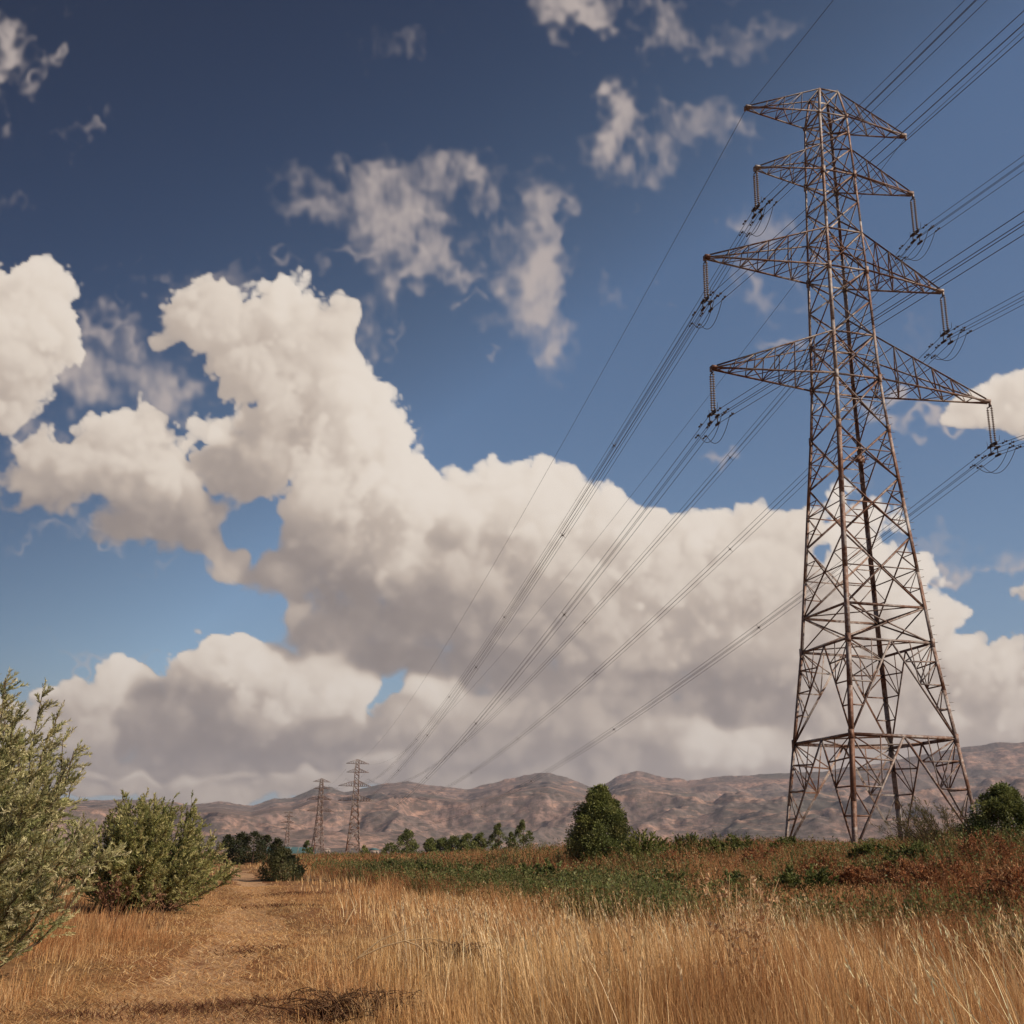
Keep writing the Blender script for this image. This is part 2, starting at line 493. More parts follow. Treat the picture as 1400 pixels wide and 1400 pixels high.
def build_sky_dome():
    st = 2.3
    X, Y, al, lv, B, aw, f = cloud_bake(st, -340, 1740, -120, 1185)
    ny, nx = al.shape
    XX, YY = np.meshgrid(X, Y)
    d = FW[None, None] + RV * ((XX - 700) / F_PX)[..., None] - UV * ((YY - 700) / F_PX)[..., None]
    P = unit(d) * 30000.0
    fade = np.clip((XX + 340) / 120, 0, 1) * np.clip((1740 - XX) / 120, 0, 1) * np.clip((YY + 120) / 60, 0, 1)
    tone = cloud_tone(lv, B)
    mb = MB()
    i = np.arange(ny - 1)[:, None] * nx + np.arange(nx - 1)[None]
    fc = np.stack([i, i + 1, i + nx + 1, i + nx], -1).reshape(-1, 4)
    mb.add(P.reshape(-1, 3), fc, np.stack([al * fade, tone, aw * fade], -1).reshape(-1, 3))  # cloud cover, painted cloud light and shade, wisps as vertex values
    m, g = material('baked_light_clouds')
    out = g.n('ShaderNodeOutputMaterial')
    at_ = g.n('ShaderNodeAttribute', attribute_name='tint')
    s = g.n('ShaderNodeSeparateXYZ', {0: at_.outputs['Vector']})
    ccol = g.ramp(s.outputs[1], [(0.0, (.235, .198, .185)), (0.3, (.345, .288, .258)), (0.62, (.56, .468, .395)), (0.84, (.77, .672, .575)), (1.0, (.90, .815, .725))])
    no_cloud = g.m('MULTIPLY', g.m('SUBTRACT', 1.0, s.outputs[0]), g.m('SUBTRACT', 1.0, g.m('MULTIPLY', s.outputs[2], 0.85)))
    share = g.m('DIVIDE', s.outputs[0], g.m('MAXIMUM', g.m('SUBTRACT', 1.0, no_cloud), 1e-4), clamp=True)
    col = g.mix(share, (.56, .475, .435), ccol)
    em = g.n('ShaderNodeEmission', {'Color': col, 'Strength': 1.0})  # dome emits the baked cloud shading; no lamp lights it
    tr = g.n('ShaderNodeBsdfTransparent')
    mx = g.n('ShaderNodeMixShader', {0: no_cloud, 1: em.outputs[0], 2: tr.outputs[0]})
    m.node_tree.links.new(mx.outputs[0], out.inputs['Surface'])
    m.cycles.emission_sampling = 'NONE'
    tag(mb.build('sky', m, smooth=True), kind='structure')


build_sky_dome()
# ------------------------------------------------------------------ terrain
FOOT_Y = [0, 10, 16, 20, 25, 28, 36, 48, 60, 90, 150, 300, 1000]
FOOT_X = [9.5, 7.6, 7.8, 8.2, 6.3, 3.8, 1.1, -2.4, -5.3, -13, -29, -82, -380]
PATH_Y = [2, 8, 12, 20, 33, 52, 80, 140]
PATH_X = [-1.6, -2.1, -2.9, -4.7, -6.9, -10.9, -17.5, -33]


def bank_s(x, y):
    return (x - np.interp(y, FOOT_Y, FOOT_X)) * 0.92


def path_d(x, y):
    return x - np.interp(y, PATH_Y, PATH_X) - 0.25 * np.sin(y * 0.31)


def zg(x, y):
    x, y = np.asarray(x, float), np.asarray(y, float)
    h = np.interp(y, [-50, 80, 130, 250, 420], [1.85, 1.85, 1.0, 0.4, 0.0])
    s = bank_s(x, y)
    z = -1.65 + h * smooth01(s, -1, 17) + 0.045 * np.clip(s - 16, 0, 25) * (h / 1.85)
    near = np.exp(-np.hypot(x, y) / 150.0)
    z = z + near * (0.10 * value_noise2(x * 0.14, y * 0.14, 3) + 0.05 * value_noise2(x * 0.5, y * 0.5, 4))
    z = z - 0.10 * np.exp(-(path_d(x, y) / 0.9) ** 2) * (y < 130)
    return z


def polar_sheet(rs, angs):
    R_, A_ = np.meshgrid(rs, angs, indexing='ij')
    return R_ * np.sin(A_), R_ * np.cos(A_)


def grid_faces(ny, nx, wrap=False):
    i = np.arange(ny - 1)[:, None] * nx
    j = np.arange(nx if wrap else nx - 1)[None]
    j2 = (j + 1) % nx
    return np.stack([i + j, i + j2, i + nx + j2, i + nx + j], -1).reshape(-1, 4)


def build_ground():
    rs = np.concatenate([[0.0], np.geomspace(0.8, 500, 190), np.geomspace(560, 6900, 22)])
    # finer towards the view
    t = np.linspace(-1, 1, 521)[:-1]
    ang = np.pi * (0.22 * t + 0.78 * t ** 3)
    x, y = polar_sheet(rs, ang)
    z = zg(x, y)
    mb = MB()
    mb.add(np.stack([x, y, z], -1).reshape(-1, 3), grid_faces(len(rs), len(ang), True)[:, ::-1])
    m, g = material('dry_earth')
    bs = m.node_tree.nodes.new('ShaderNodeBsdfPrincipled')
    out = m.node_tree.nodes.new('ShaderNodeOutputMaterial')
    co = g.n('ShaderNodeTexCoord').outputs['Object']
    n1 = g.noise(co, 0.35, 6, 0.6).outputs[0]
    n2 = g.noise(co, 7.0, 6, 0.7).outputs[0]
    n3 = g.noise(co, 0.012, 5, 0.6).outputs[0]
    c = g.ramp(n2, [(0.3, (.10, .052, .024)), (0.5, (.24, .135, .06)), (0.7, (.36, .22, .10))])
    c = g.mix(g.smooth(n1, .35, .65), c, (.23, .105, .048))
    far = g.ramp(n3, [(0.3, (.12, .095, .045)), (0.5, (.30, .19, .10)), (0.66, (.36, .19, .11)), (0.75, (.13, .12, .06))])
    dist = g.v('LENGTH', co)
    c = g.mix(g.smooth(dist, 160, 420), c, far)
    m.node_tree.links.new(c, bs.inputs['Base Color'])
    bs.inputs['Roughness'].default_value = 0.95
    bs.inputs['Specular IOR Level'].default_value = 0.1
    bp = g.n('ShaderNodeBump', {'Strength': 0.7, 'Distance': 0.05, 'Height': n2})
    m.node_tree.links.new(bp.outputs[0], bs.inputs['Normal'])
    m.node_tree.links.new(bs.outputs[0], out.inputs[0])
    tag(mb.build('ground', m, smooth=True), kind='structure')

    # trodden path, a thin sheet over the ground
    ys = np.geomspace(3, 130, 220)
    us = np.linspace(-1, 1, 15)
    Yp, Up = np.meshgrid(ys, us, indexing='ij')
    wid = 0.95 + 0.35 * value_noise2(ys * 0.4, ys * 0 + 3, 9)[:, None] + 0.7 * np.exp(-((Yp - 12) / 3.5) ** 2)
    Xp = np.interp(Yp, PATH_Y, PATH_X) + 0.25 * np.sin(Yp * 0.31) + Up * wid + 0.12 * value_noise2(Yp * 1.7, Up * 2, 5)
    Zp = zg(Xp, Yp) + 0.018 - 0.05 * np.abs(Up) ** 4
    mp, g = material('trodden_straw')
    bs = mp.node_tree.nodes.new('ShaderNodeBsdfPrincipled')
    out = mp.node_tree.nodes.new('ShaderNodeOutputMaterial')
    co = g.n('ShaderNodeTexCoord').outputs['Object']
    st = g.n('ShaderNodeMapping', {'Vector': co, 'Scale': (1, .35, 1)}).outputs[0]
    n2 = g.noise(st, 14.0, 7, 0.75).outputs[0]
    n1 = g.noise(co, 0.9, 5, 0.65).outputs[0]
    c = g.ramp(n2, [(0.3, (.16, .085, .045)), (0.46, (.42, .245, .13)), (0.62, (.60, .39, .22))])
    c = g.mix(g.smooth(n1, .54, .64), c, (.24, .115, .065))
    mp.node_tree.links.new(c, bs.inputs['Base Color'])
    bs.inputs['Roughness'].default_value = 0.95
    bs.inputs['Specular IOR Level'].default_value = 0.1
    bp = g.n('ShaderNodeBump', {'Strength': 0.9, 'Distance': 0.06, 'Height': n2})
    mp.node_tree.links.new(bp.outputs[0], bs.inputs['Normal'])
    mp.node_tree.links.new(bs.outputs[0], out.inputs[0])
    pb = MB()
    pb.add(np.stack([Xp, Yp, Zp], -1).reshape(-1, 3), grid_faces(len(ys), len(us)))
    tag(pb.build('path', mp, smooth=True), kind='structure')


build_ground()

SKYLINE = [(-600, 1080), (-300, 1092), (0, 1096), (120, 1094), (210, 1092), (262, 1099), (300, 1095), (345, 1102), (375, 1093), (400, 1092), (425, 1080),
           (450, 1075), (470, 1081), (500, 1077), (530, 1070), (560, 1068), (600, 1075), (640, 1079), (690, 1066), (720, 1060), (750, 1056), (775, 1063),
           (805, 1076), (822, 1076), (842, 1062), (870, 1054), (900, 1062), (940, 1068), (980, 1062), (1050, 1058), (1110, 1056), (1180, 1048), (1250, 1034),
           (1320, 1021), (1360, 1017), (1400, 1015), (1600, 1005), (1900, 1030)]


def build_mountains():
    # bearing of each skyline point, height of the crest at its range
    pts = [ray(px, py) for px, py in SKYLINE]
    az = np.array([math.atan2(p[0], p[1]) for p in pts])
    el = np.array([p[2] / math.hypot(p[0], p[1]) for p in pts])
    na, nr = 1100, 300
    A = np.linspace(math.radians(-44), math.radians(46), na)
    rs = np.concatenate([np.linspace(2600, 7400, nr - 30), np.linspace(7450, 9200, 30)])
    Rr, Aa = np.meshgrid(rs, A, indexing='ij')
    RC = 7000.0
    crest = np.interp(A, az, el)[None] * RC
    x, y = Rr * np.sin(Aa), Rr * np.cos(Aa)
    t = (Rr - 2700) / (RC - 2700)
    rg = lambda sc, seed: 1 - np.abs(fbm2(x / sc, y / sc, seed, 6, 0.52)) * 2.4
    ridg = rg(1500, 20)
    spur = rg(620, 31)
    low = fbm2(x / 900, y / 900, 44, 4)
    body = np.clip(t, 0, 1) ** 1.5
    prof = body * (0.82 + 0.18 * t.clip(0, 1))
    mid = np.sin(np.pi * np.clip(t, 0, 1))
    z = crest * prof + mid * (165 * (ridg - .45) + 75 * (spur - .4)) + 60 * mid * low
    z += smooth01(t, .05, .3) * (26 * (1 - 2 * np.abs(fbm2(x / 260, y / 260, 55, 5))) - 10 + 9 * fbm2(x / 90, y / 90, 51, 4))
    # foothill on the left and a lower rounded front range
    fh = np.exp(-((Aa - math.atan2(ray(330, 1100)[0], 1)) / .05) ** 2 - ((Rr - 4300) / 500) ** 2) * 150
    z += fh * (0.8 + .4 * ridg)
    fr = np.exp(-((Rr - 4700 - 500 * np.sin(Aa * 9)) / 520) ** 2) * (70 + 70 * fbm2(Aa * 12, Aa * 0 + 2.0, 61, 3))
    z += fr
    # keep everything in front of the crest below the measured skyline
    lim = np.interp(A, az, el)[None] * Rr
    over = z > lim * .96
    z = np.where((Rr < RC - 60), np.minimum(z, lim * (.70 + .26 * np.clip(t, 0, 1)) + 0.0 * z), z)
    back = Rr >= RC - 60
    z = np.where(back, crest * (1 - ((Rr - RC).clip(0) / 2600) ** 1.3) + 13 * fbm2(Aa * 60, Aa * 0 + 1.5, 71, 5, .6) * np.exp(-np.abs(Rr - RC) / 500) + 5 * fbm2(x / 160, y / 160, 73, 4), z)
    z = np.maximum(z, 0) * smooth01(Rr, 2600, 3100) - 14 * (1 - smooth01(Rr, 2600, 2900)) - 2
    mb = MB()
    mb.add(np.stack([x, y, z], -1).reshape(-1, 3), grid_faces(len(rs), na)[:, ::-1])
    m, g = material('scrub_hillside')
    bs = m.node_tree.nodes.new('ShaderNodeBsdfPrincipled')
    out = m.node_tree.nodes.new('ShaderNodeOutputMaterial')
    co = g.n('ShaderNodeTexCoord').outputs['Object']
    n1 = g.noise(co, 0.0016, 6, 0.6, dist=0.6).outputs[0]
    n2 = g.noise(co, 0.011, 5, 0.65).outputs[0]
    n3 = g.n('ShaderNodeTexVoronoi', {'Vector': co, 'Scale': 0.028, 'Randomness': 1.0}).outputs['Distance']
    base = g.ramp(n1, [(0.36, (.125, .12, .10)), (0.50, (.235, .175, .155)), (0.60, (.37, .235, .19)), (0.70, (.50, .30, .225))])
    base = g.mix(g.smooth(n2, .40, .62, .6, 0.0), base, (.145, .115, .10))
    base = g.mix(g.smooth(n3, .16, .42, .6, 0.0), base, (.05, .048, .04))
    ter = g.n('ShaderNodeMapping', {'Vector': co, 'Scale': (.004, .004, .03)}).outputs[0]
    n5 = g.noise(ter, 1.0, 6, 0.65, dist=1.2).outputs[0]
    base = g.mix(g.smooth(n5, .53, .62, 0.0, .65), base, (.52, .315, .235))
    n4 = g.noise(co, 0.035, 4, 0.7).outputs[0]
    base = g.mix(g.smooth(n4, .42, .58, .60, 0.0), base, (.075, .068, .058))
    m.node_tree.links.new(base, bs.inputs['Base Color'])
    bs.inputs['Roughness'].default_value = 1.0
    bs.inputs['Specular IOR Level'].default_value = 0.0
    bp = g.n('ShaderNodeBump', {'Strength': 0.45, 'Distance': 22.0, 'Height': n2})
    m.node_tree.links.new(bp.outputs[0], bs.inputs['Normal'])
    m.node_tree.links.new(bs.outputs[0], out.inputs[0])
    tag(mb.build('hills', m, smooth=True), kind='structure')


build_mountains()


def build_haze():
    mb = MB()
    box(mb, (0, 1200, 358), (9000, 8300, 372))
    m, g = material('haze')
    out = g.n('ShaderNodeOutputMaterial')
    pv = g.n('ShaderNodeVolumePrincipled', {'Color': (.78, .79, .93, 1), 'Density': HAZE_DENSITY, 'Anisotropy': 0.2})
    m.node_tree.links.new(pv.outputs[0], out.inputs['Volume'])
    tag(mb.build('haze', m), kind='stuff')


if HAZE_DENSITY > 0:
    build_haze()


# ------------------------------------------------------------------ pylon
def steel_material():
    m, g = material('rusty_galvanised_steel')
    bs = m.node_tree.nodes.new('ShaderNodeBsdfPrincipled')
    out = m.node_tree.nodes.new('ShaderNodeOutputMaterial')
    co = g.n('ShaderNodeTexCoord').outputs['Object']
    n1 = g.noise(co, 0.5, 5, 0.65).outputs[0]
    n2 = g.noise(co, 6.0, 5, 0.7).outputs[0]
    rust = g.ramp(n2, [(0.3, (.095, .043, .026)), (0.7, (.24, .112, .064))])
    zinc = g.ramp(n2, [(0.3, (.22, .185, .17)), (0.7, (.40, .36, .335))])
    f = g.smooth(g.m('ADD', n1, g.m('MULTIPLY', g.m('SUBTRACT', n2, .5), .5)), .40, .62)
    c = g.mix(f, rust, zinc)
    m.node_tree.links.new(c, bs.inputs['Base Color'])
    bs.inputs['Roughness'].default_value = 0.62
    bs.inputs['Metallic'].default_value = 0.15
    m.node_tree.links.new(bs.outputs[0], out.inputs[0])
    return m


def plain_material(name, col, rough=0.6, metal=0.0, var=0.25, scale=8.0, spec=0.4):
    m, g = material(name)
    bs = m.node_tree.nodes.new('ShaderNodeBsdfPrincipled')
    out = m.node_tree.nodes.new('ShaderNodeOutputMaterial')
    co = g.n('ShaderNodeTexCoord').outputs['Object']
    n = g.noise(co, scale, 4, 0.6).outputs[0]
    lo, hi = tuple(c * (1 - var) for c in col), tuple(min(1, c * (1 + var)) for c in col)
    c = g.ramp(n, [(0.3, lo), (0.7, hi)])
    m.node_tree.links.new(c, bs.inputs['Base Color'])
    bs.inputs['Roughness'].default_value = rough
    bs.inputs['Metallic'].default_value = metal
    bs.inputs['Specular IOR Level'].default_value = spec
    m.node_tree.links.new(bs.outputs[0], out.inputs[0])
    return m


STEEL = steel_material()
WIRE = plain_material('weathered_aluminium_wire', (.10, .095, .10), 0.5, 0.4)
DISC = plain_material('brown_glass_insulator', (.22, .19, .17), 0.25, 0.0, spec=0.6)
FITTING = plain_material('dark_forged_fitting', (.07, .055, .05), 0.6, 0.3)

PHI = math.radians(193.99)                 # bearing of the crossarms
T_XY = (18.09, 57.21)
ZB = float(zg(*T_XY)) - 0.05
WP_Z = np.array([-2.5, 5.68, 10.36, 21.9, 24.85, 31.41, 37.61, 41.55, 43.37])
WP_W = np.array([3.64, 2.806, 2.328, 1.47, 1.307, 1.162, 1.002, .871, .61])
RING = [5.68, 10.36, 24.85, 27.4, 31.41, 33.8, 37.61, 41.55, 43.37]
#        arm level, rise of the upper chord, reach left, reach right
ARMS = [(24.85, 2.55, 7.86, 8.99, 'c'), (31.41, 2.4, 8.0, 6.7, 'c'), (37.61, 1.7, 4.70, 5.36, 'c'), (41.55, 1.8, 5.09, 5.25, 'e')]


def width_at(z):
    return float(np.interp(z, WP_Z, WP_W))


def corner(z, sx, sy):
    w = width_at(z)
    return vec(sx * w, sy * w, z - ZB)


def make_pylon(label):
    root = thing('pylon', (T_XY[0], T_XY[1], ZB), label, 'pylon', 'pylons of the power line', rz=PHI)
    legs = [(1, -1), (1, 1), (-1, 1), (-1, -1)]
    for sx, sy in legs:
        mb = MB()
        zs = [ZB - .5, 2.6, 5.68, 8.0, 10.36, 14.0, 18, 21.9, 24.85, 28, 31.41, 34.5, 37.61, 41.55, 43.37]
        for a, b in zip(zs[:-1], zs[1:]):
            s = 0.235 if b < 22 else (0.19 if b < 32 else 0.15)
            angle_bar(mb, corner(a, sx, sy), corner(b, sx, sy), s, 0.03, ref=vec(-sx, -sy, 0))
        for z in (5.68, 10.36, 21.9, 24.85, 31.41, 37.61):      # splice plates
            c = corner(z, sx, sy)
            box(mb, c + vec(-sx * .02, sy * .075, 0), (.10, .010, .22))
            box(mb, c + vec(sx * .075, -sy * .02, 0), (.010, .10, .22))
        leg = mb.build('leg', STEEL, root)
        if (sx, sy) == (-1, 1):
            for k in range(56):
                sb = MB()
                z = 7.0 + k * .42
                c = corner(z, sx, sy) + vec(-.07, .07, 0)
                dd = vec(-1, .15, 0) if k % 2 else vec(-.15, 1, 0)
                tube(sb, [c, c + dd * .20], .013, 4)
                sb.build('step_bolt', STEEL, leg)
    faces = [(legs[i], legs[(i + 1) % 4]) for i in range(4)]

    def panel_k(mb, a, b, z0, z1, s, inv=True):
        """feet to the middle of the beam above, with redundant members"""
        p0, q0, p1, q1 = corner(z0, *a), corner(z0, *b), corner(z1, *a), corner(z1, *b)
        mid = (p1 + q1) / 2
        nrm = (p0 + q0) / 2 * vec(1, 1, 0)
        nrm = -unit(nrm)
        for f0, f1 in ((p0, p1), (q0, q1)):
            angle_bar(mb, f0, mid, s, ref=nrm)
            for t, up in ((.30, .30), (.55, .55), (.78, .80)):
                d = f0 + (mid - f0) * t
                l_ = f0 + (f1 - f0) * up
                angle_bar(mb, d, l_, s * .62, ref=nrm)
            d1, d2, d3 = (f0 + (mid - f0) * t for t in (.30, .55, .78))
            angle_bar(mb, d1, f0 + (f1 - f0) * .55, s * .62, ref=nrm)
            angle_bar(mb, d2, f0 + (f1 - f0) * .80, s * .62, ref=nrm)
            angle_bar(mb, d2, f1, s * .66, ref=nrm)
            angle_bar(mb, d3, f1, s * .55, ref=nrm)
            top = f1 + (mid - f1) * .55
            angle_bar(mb, d2, top, s * .55, ref=nrm)

    def panel_x(mb, a, b, z0, z1, s, sub=True):
        p0, q0, p1, q1 = corner(z0, *a), corner(z0, *b), corner(z1, *a), corner(z1, *b)
        nrm = -unit((p0 + q0) / 2 * vec(1, 1, 0))
        off = nrm * s * .5
        angle_bar(mb, p0, q1, s, ref=nrm)
        angle_bar(mb, q0 + off, p1 + off, s, ref=nrm)
        w0, w1 = np.linalg.norm(q0 - p0), np.linalg.norm(q1 - p1)
        t = w0 / (w0 + w1)
        c = p0 + (q1 - p0) * t
        if sub:
            for f0, f1 in ((p0, p1), (q0, q1)):
                lm = f0 + (f1 - f0) * t
                angle_bar(mb, c, lm, s * .6, ref=nrm)
                angle_bar(mb, (f0 + c) / 2, f0 + (f1 - f0) * t * .5, s * .5, ref=nrm)
                angle_bar(mb, (f1 + c) / 2, f0 + (f1 - f0) * (t + (1 - t) * .5), s * .5, ref=nrm)
                angle_bar(mb, (f0 + c) / 2, lm, s * .5, ref=nrm)
                angle_bar(mb, (f1 + c) / 2, lm, s * .5, ref=nrm)
        box(mb, c, (.05, .05, .05))

    for a, b in faces:
        mb = MB()
        panel_k(mb, a, b, ZB + .05, 5.68, .115)
        panel_k(mb, a, b, 5.68, 10.36, .105)
        zl = [10.36, 12.15]
        panel_x(mb, a, b, 10.36, 12.15, .08, False)
        for z0, z1, s in ((12.15, 15.9, .10), (15.9, 19.1, .10), (19.1, 21.9, .095), (21.9, 24.85, .09)):
            panel_x(mb, a, b, z0, z1, s)
        for z0, z1 in ((24.85, 27.4), (27.4, 29.5), (29.5, 31.41), (31.41, 33.8), (33.8, 35.8), (35.8, 37.61), (37.61, 39.3), (39.3, 40.5), (40.5, 41.55), (41.55, 43.37)):
            panel_x(mb, a, b, z0, z1, .085, z1 - z0 > 2.2)
        mb.build('face_bracing', STEEL, root)
    for z in RING + [12.15]:
        mb = MB()
        s = .15 if z < 6 else (.12 if z < 13 else .11)
        for a, b in faces:
            p, q = corner(z, *a), corner(z, *b)
            angle_bar(mb, p, q, s, ref=-unit((p + q) * vec(1, 1, 0)))
        if z > 6:
            angle_bar(mb, corner(z, 1, 1), corner(z, -1, -1), s * .7)
            angle_bar(mb, corner(z, 1, -1) + vec(0, 0, .1), corner(z, -1, 1) + vec(0, 0, .1), s * .7)
        else:
            ms = [(corner(z, *a) + corner(z, *b)) / 2 for a, b in faces]
            for i in range(4):
                angle_bar(mb, ms[i], ms[(i + 1) % 4], s * .7)
        mb.build('ring_beam', STEEL, root)
    # anti-climbing frame where the legs change slope
    mb = MB()
    c0 = corner(21.2, -1, -1)
    for k in range(9):
        a0 = k * 2 * math.pi / 9
        tube(mb, [c0, c0 + vec(math.cos(a0) * .5, math.sin(a0) * .5, .12 * (-1) ** k)], .022, 4)
    box(mb, c0 + vec(.1, .1, 0), (.28, .03, .2))
    mb.build('climbing_guard', STEEL, root)

    for zl, rise, rl, rr, kind in ARMS:
        for sx, reach in ((1, rl), (-1, rr)):
            mb = MB()
            tip = vec(sx * reach, 0, zl - ZB)
            e = .14
            t1, t2 = tip + vec(0, e, 0), tip + vec(0, -e, 0)
            b1, b2 = corner(zl, sx, 1), corner(zl, sx, -1)
            u1, u2 = corner(zl + rise, sx, 1), corner(zl + rise, sx, -1)
            tu1, tu2 = t1 + vec(-sx * .25, 0, .17), t2 + vec(-sx * .25, 0, .17)
            S = .13 if reach > 6 else .11
            for p, q in ((b1, t1), (b2, t2)):
                angle_bar(mb, p, q, S, ref=vec(0, 0, 1))
            for p, q in ((u1, tu1), (u2, tu2)):
                angle_bar(mb, p, q, S * .85, ref=vec(0, 0, -1))
            n = 6 if reach > 6 else 4
            L = lambda p, q, t: p + (q - p) * t
            for k in range(n):
                t0_, t1_ = k / n, (k + 1) / n
                angle_bar(mb, L(b1, t1, t0_), L(b2, t2, t1_), S * .5)
                if k: angle_bar(mb, L(b1, t1, t0_), L(b2, t2, t0_), S * .5)
                if k % 2: angle_bar(mb, L(b2, t2, t0_), L(b1, t1, t1_), S * .5)
                for b, t_, u, tu in ((b1, t1, u1, tu1), (b2, t2, u2, tu2)):
                    if k: angle_bar(mb, L(b, t_, t0_), L(u, tu, t0_), S * .5)
                    if k < n - 1:
                        angle_bar(mb, L(u, tu, t0_), L(b, t_, t1_), S * .55)
                if 0 < k < n - 1:
                    angle_bar(mb, L(u1, tu1, t0_), L(u2, tu2, t0_), S * .45)
                    angle_bar(mb, L(u1, tu1, t0_), L(u2, tu2, t1_), S * .45)
            box(mb, tip + vec(-sx * .12, 0, .08), (.16, e + .02, .07))
            box(mb, tip + vec(sx * .05, 0, -.06), (.05, .05, .14))
            for bb in (b1, b2):
                box(mb, bb, (.08, .08, .11))
            mb.build('crossarm' if kind == 'c' else 'earthwire_arm', STEEL, root)
    return root


def local_to_world(root, p):
    c, s = math.cos(root.rotation_euler.z), math.sin(root.rotation_euler.z)
    k = root.scale.x
    return vec(root.location.x + (c * p[0] - s * p[1]) * k, root.location.y + (s * p[0] + c * p[1]) * k, root.location.z + p[2] * k)


PYLON = make_pylon('tall rusty lattice pylon in the foreground, standing on the weedy bank')
BAR = 1.7      # the far ones are of a heavier build
FAR_PYLON = make_pylon('far')
BAR = 2.8
FARTHEST_PYLON = make_pylon('farthest')
BAR = 0.82
FAR = []
for px, top, base, lab in ((482, 1037, 1177, 'nearest of the distant lattice pylons, tallest one against the hills'),
                           (433.5, 1071, 1181, 'middle one of the distant pylons, left of the tallest distant one'),
                           (391, 1111, 1171, 'farthest pylon, small and faint above the dark trees at left')):
    Y = (44.4 + .05) * 1693 / (base - top)
    p = at(px, 1170, Y)
    o = (FAR_PYLON, None, FARTHEST_PYLON)[len(FAR)] or copy_tree(FAR_PYLON)
    o.location = (p[0], p[1], -1.7)
    o.rotation_euler = (0, 0, PHI + math.radians({482: -3, 433.5: 12, 391: 4}[px]))
    o['label'] = lab
    FAR.append(o)

NAMES = ['lowest', 'second lowest', 'third', 'top']


def hang_point(root, lvl, sx, drop):
    zl, rise, rl, rr, kind = ARMS[lvl]
    return local_to_world(root, vec(sx * (rl if sx > 0 else rr), 0, zl - ZB - drop))


def insulator(root, lvl, sx):
    side = 'left' if sx > 0 else 'right'
    top = hang_point(root, lvl, sx, 0.18)
    t = thing('insulator_set', top, 'double insulator string hanging from %s tip of %s crossarm' % (side, NAMES[lvl]), 'insulator',
              'insulator strings on the near pylon', rz=root.rotation_euler.z)
    n, pitch = 15, .135
    for e in (-.17, .17):
        mb = MB()
        for k in range(n):
            z = -.22 - k * pitch
            tube(mb, [(0, e, z + .05), (0, e, z + .02), (0, e, z), (0, e, z - .03)], [.025, .04, .078, .07], 10)
        tube(mb, [(0, e, -.05), (0, e, -.25 - n * pitch)], .022, 5)
        mb.build('insulator_discs', DISC, t)
    mb = MB()
    tube(mb, [(0, -.2, -.08), (0, .2, -.08)], .035, 6)
    tube(mb, [(0, 0, .1), (0, 0, -.08)], .03, 6)
    mb.build('top_fitting', FITTING, t)
    zb = -.25 - n * pitch
    mb = MB()
    box(mb, (0, 0, zb - .05), (.03, .30, .10))
    for dx in (-.22, .22):
        for dz in (0, -.44):
            box(mb, (dx, 0, zb - .22 + dz), (.05, .22, .05))
    tube(mb, [(-.25, 0, zb - .15), (.25, 0, zb - .15)], .035, 5)
    tube(mb, [(-.22, 0, zb - .2), (-.22, 0, zb - .7)], .03, 5)
    tube(mb, [(.22, 0, zb - .2), (.22, 0, zb - .7)], .03, 5)
    # arcing horns
    for s_ in (-1, 1):
        tube(mb, [(0, .2 * s_, zb - .05), (0, .5 * s_, zb + .0), (0, .55 * s_, zb + .3)], .014, 4)
    mb.build('yoke_plate', FITTING, t)
    jm = MB()
    u = np.linspace(-1, 1, 17)
    for dx in (-.22, .22):
        P = np.stack([dx + 0 * u, u * 1.5, zb - .72 - .95 * (1 - u ** 2) + .0 * u], -1)
        tube(jm, P, .017, 5)
    jm.build('jumper_loop', WIRE, t)
    for dx, sy in ((-.22, 1), (.22, 1), (-.22, -1), (.22, -1)):
        for yy in (1.2, 1.7):
            dm = MB()
            c = vec(dx, sy * yy, zb - .36 - (.44 if yy > 1.5 else 0) + sy * .12 * 0)
            tube(dm, [c + vec(0, -.2, 0), c + vec(0, -.1, 0)], .05, 6)
            tube(dm, [c + vec(0, .1, 0), c + vec(0, .2, 0)], .05, 6)
            tube(dm, [c + vec(0, -.2, 0), c + vec(0, .2, 0)], .015, 4)
            tube(dm, [c, c + vec(0, 0, .14)], .02, 4)
            dm.build('vibration_damper', FITTING, t)
    return zb - .44


DROP = 0.0
for lvl in range(3):
    for sx in (1, -1):
        DROP = insulator(PYLON, lvl, sx)
DROP = 0.18 - DROP


def catenary(p0, p1, sag, n=90):
    t = np.linspace(0, 1, n)
    t = np.where(t < .5, .5 * (2 * t) ** 1.5, 1 - .5 * (2 - 2 * t) ** 1.5)
    P = p0 + (p1 - p0) * t[:, None]
    P[:, 2] -= 4 * sag * t * (1 - t)
    return P


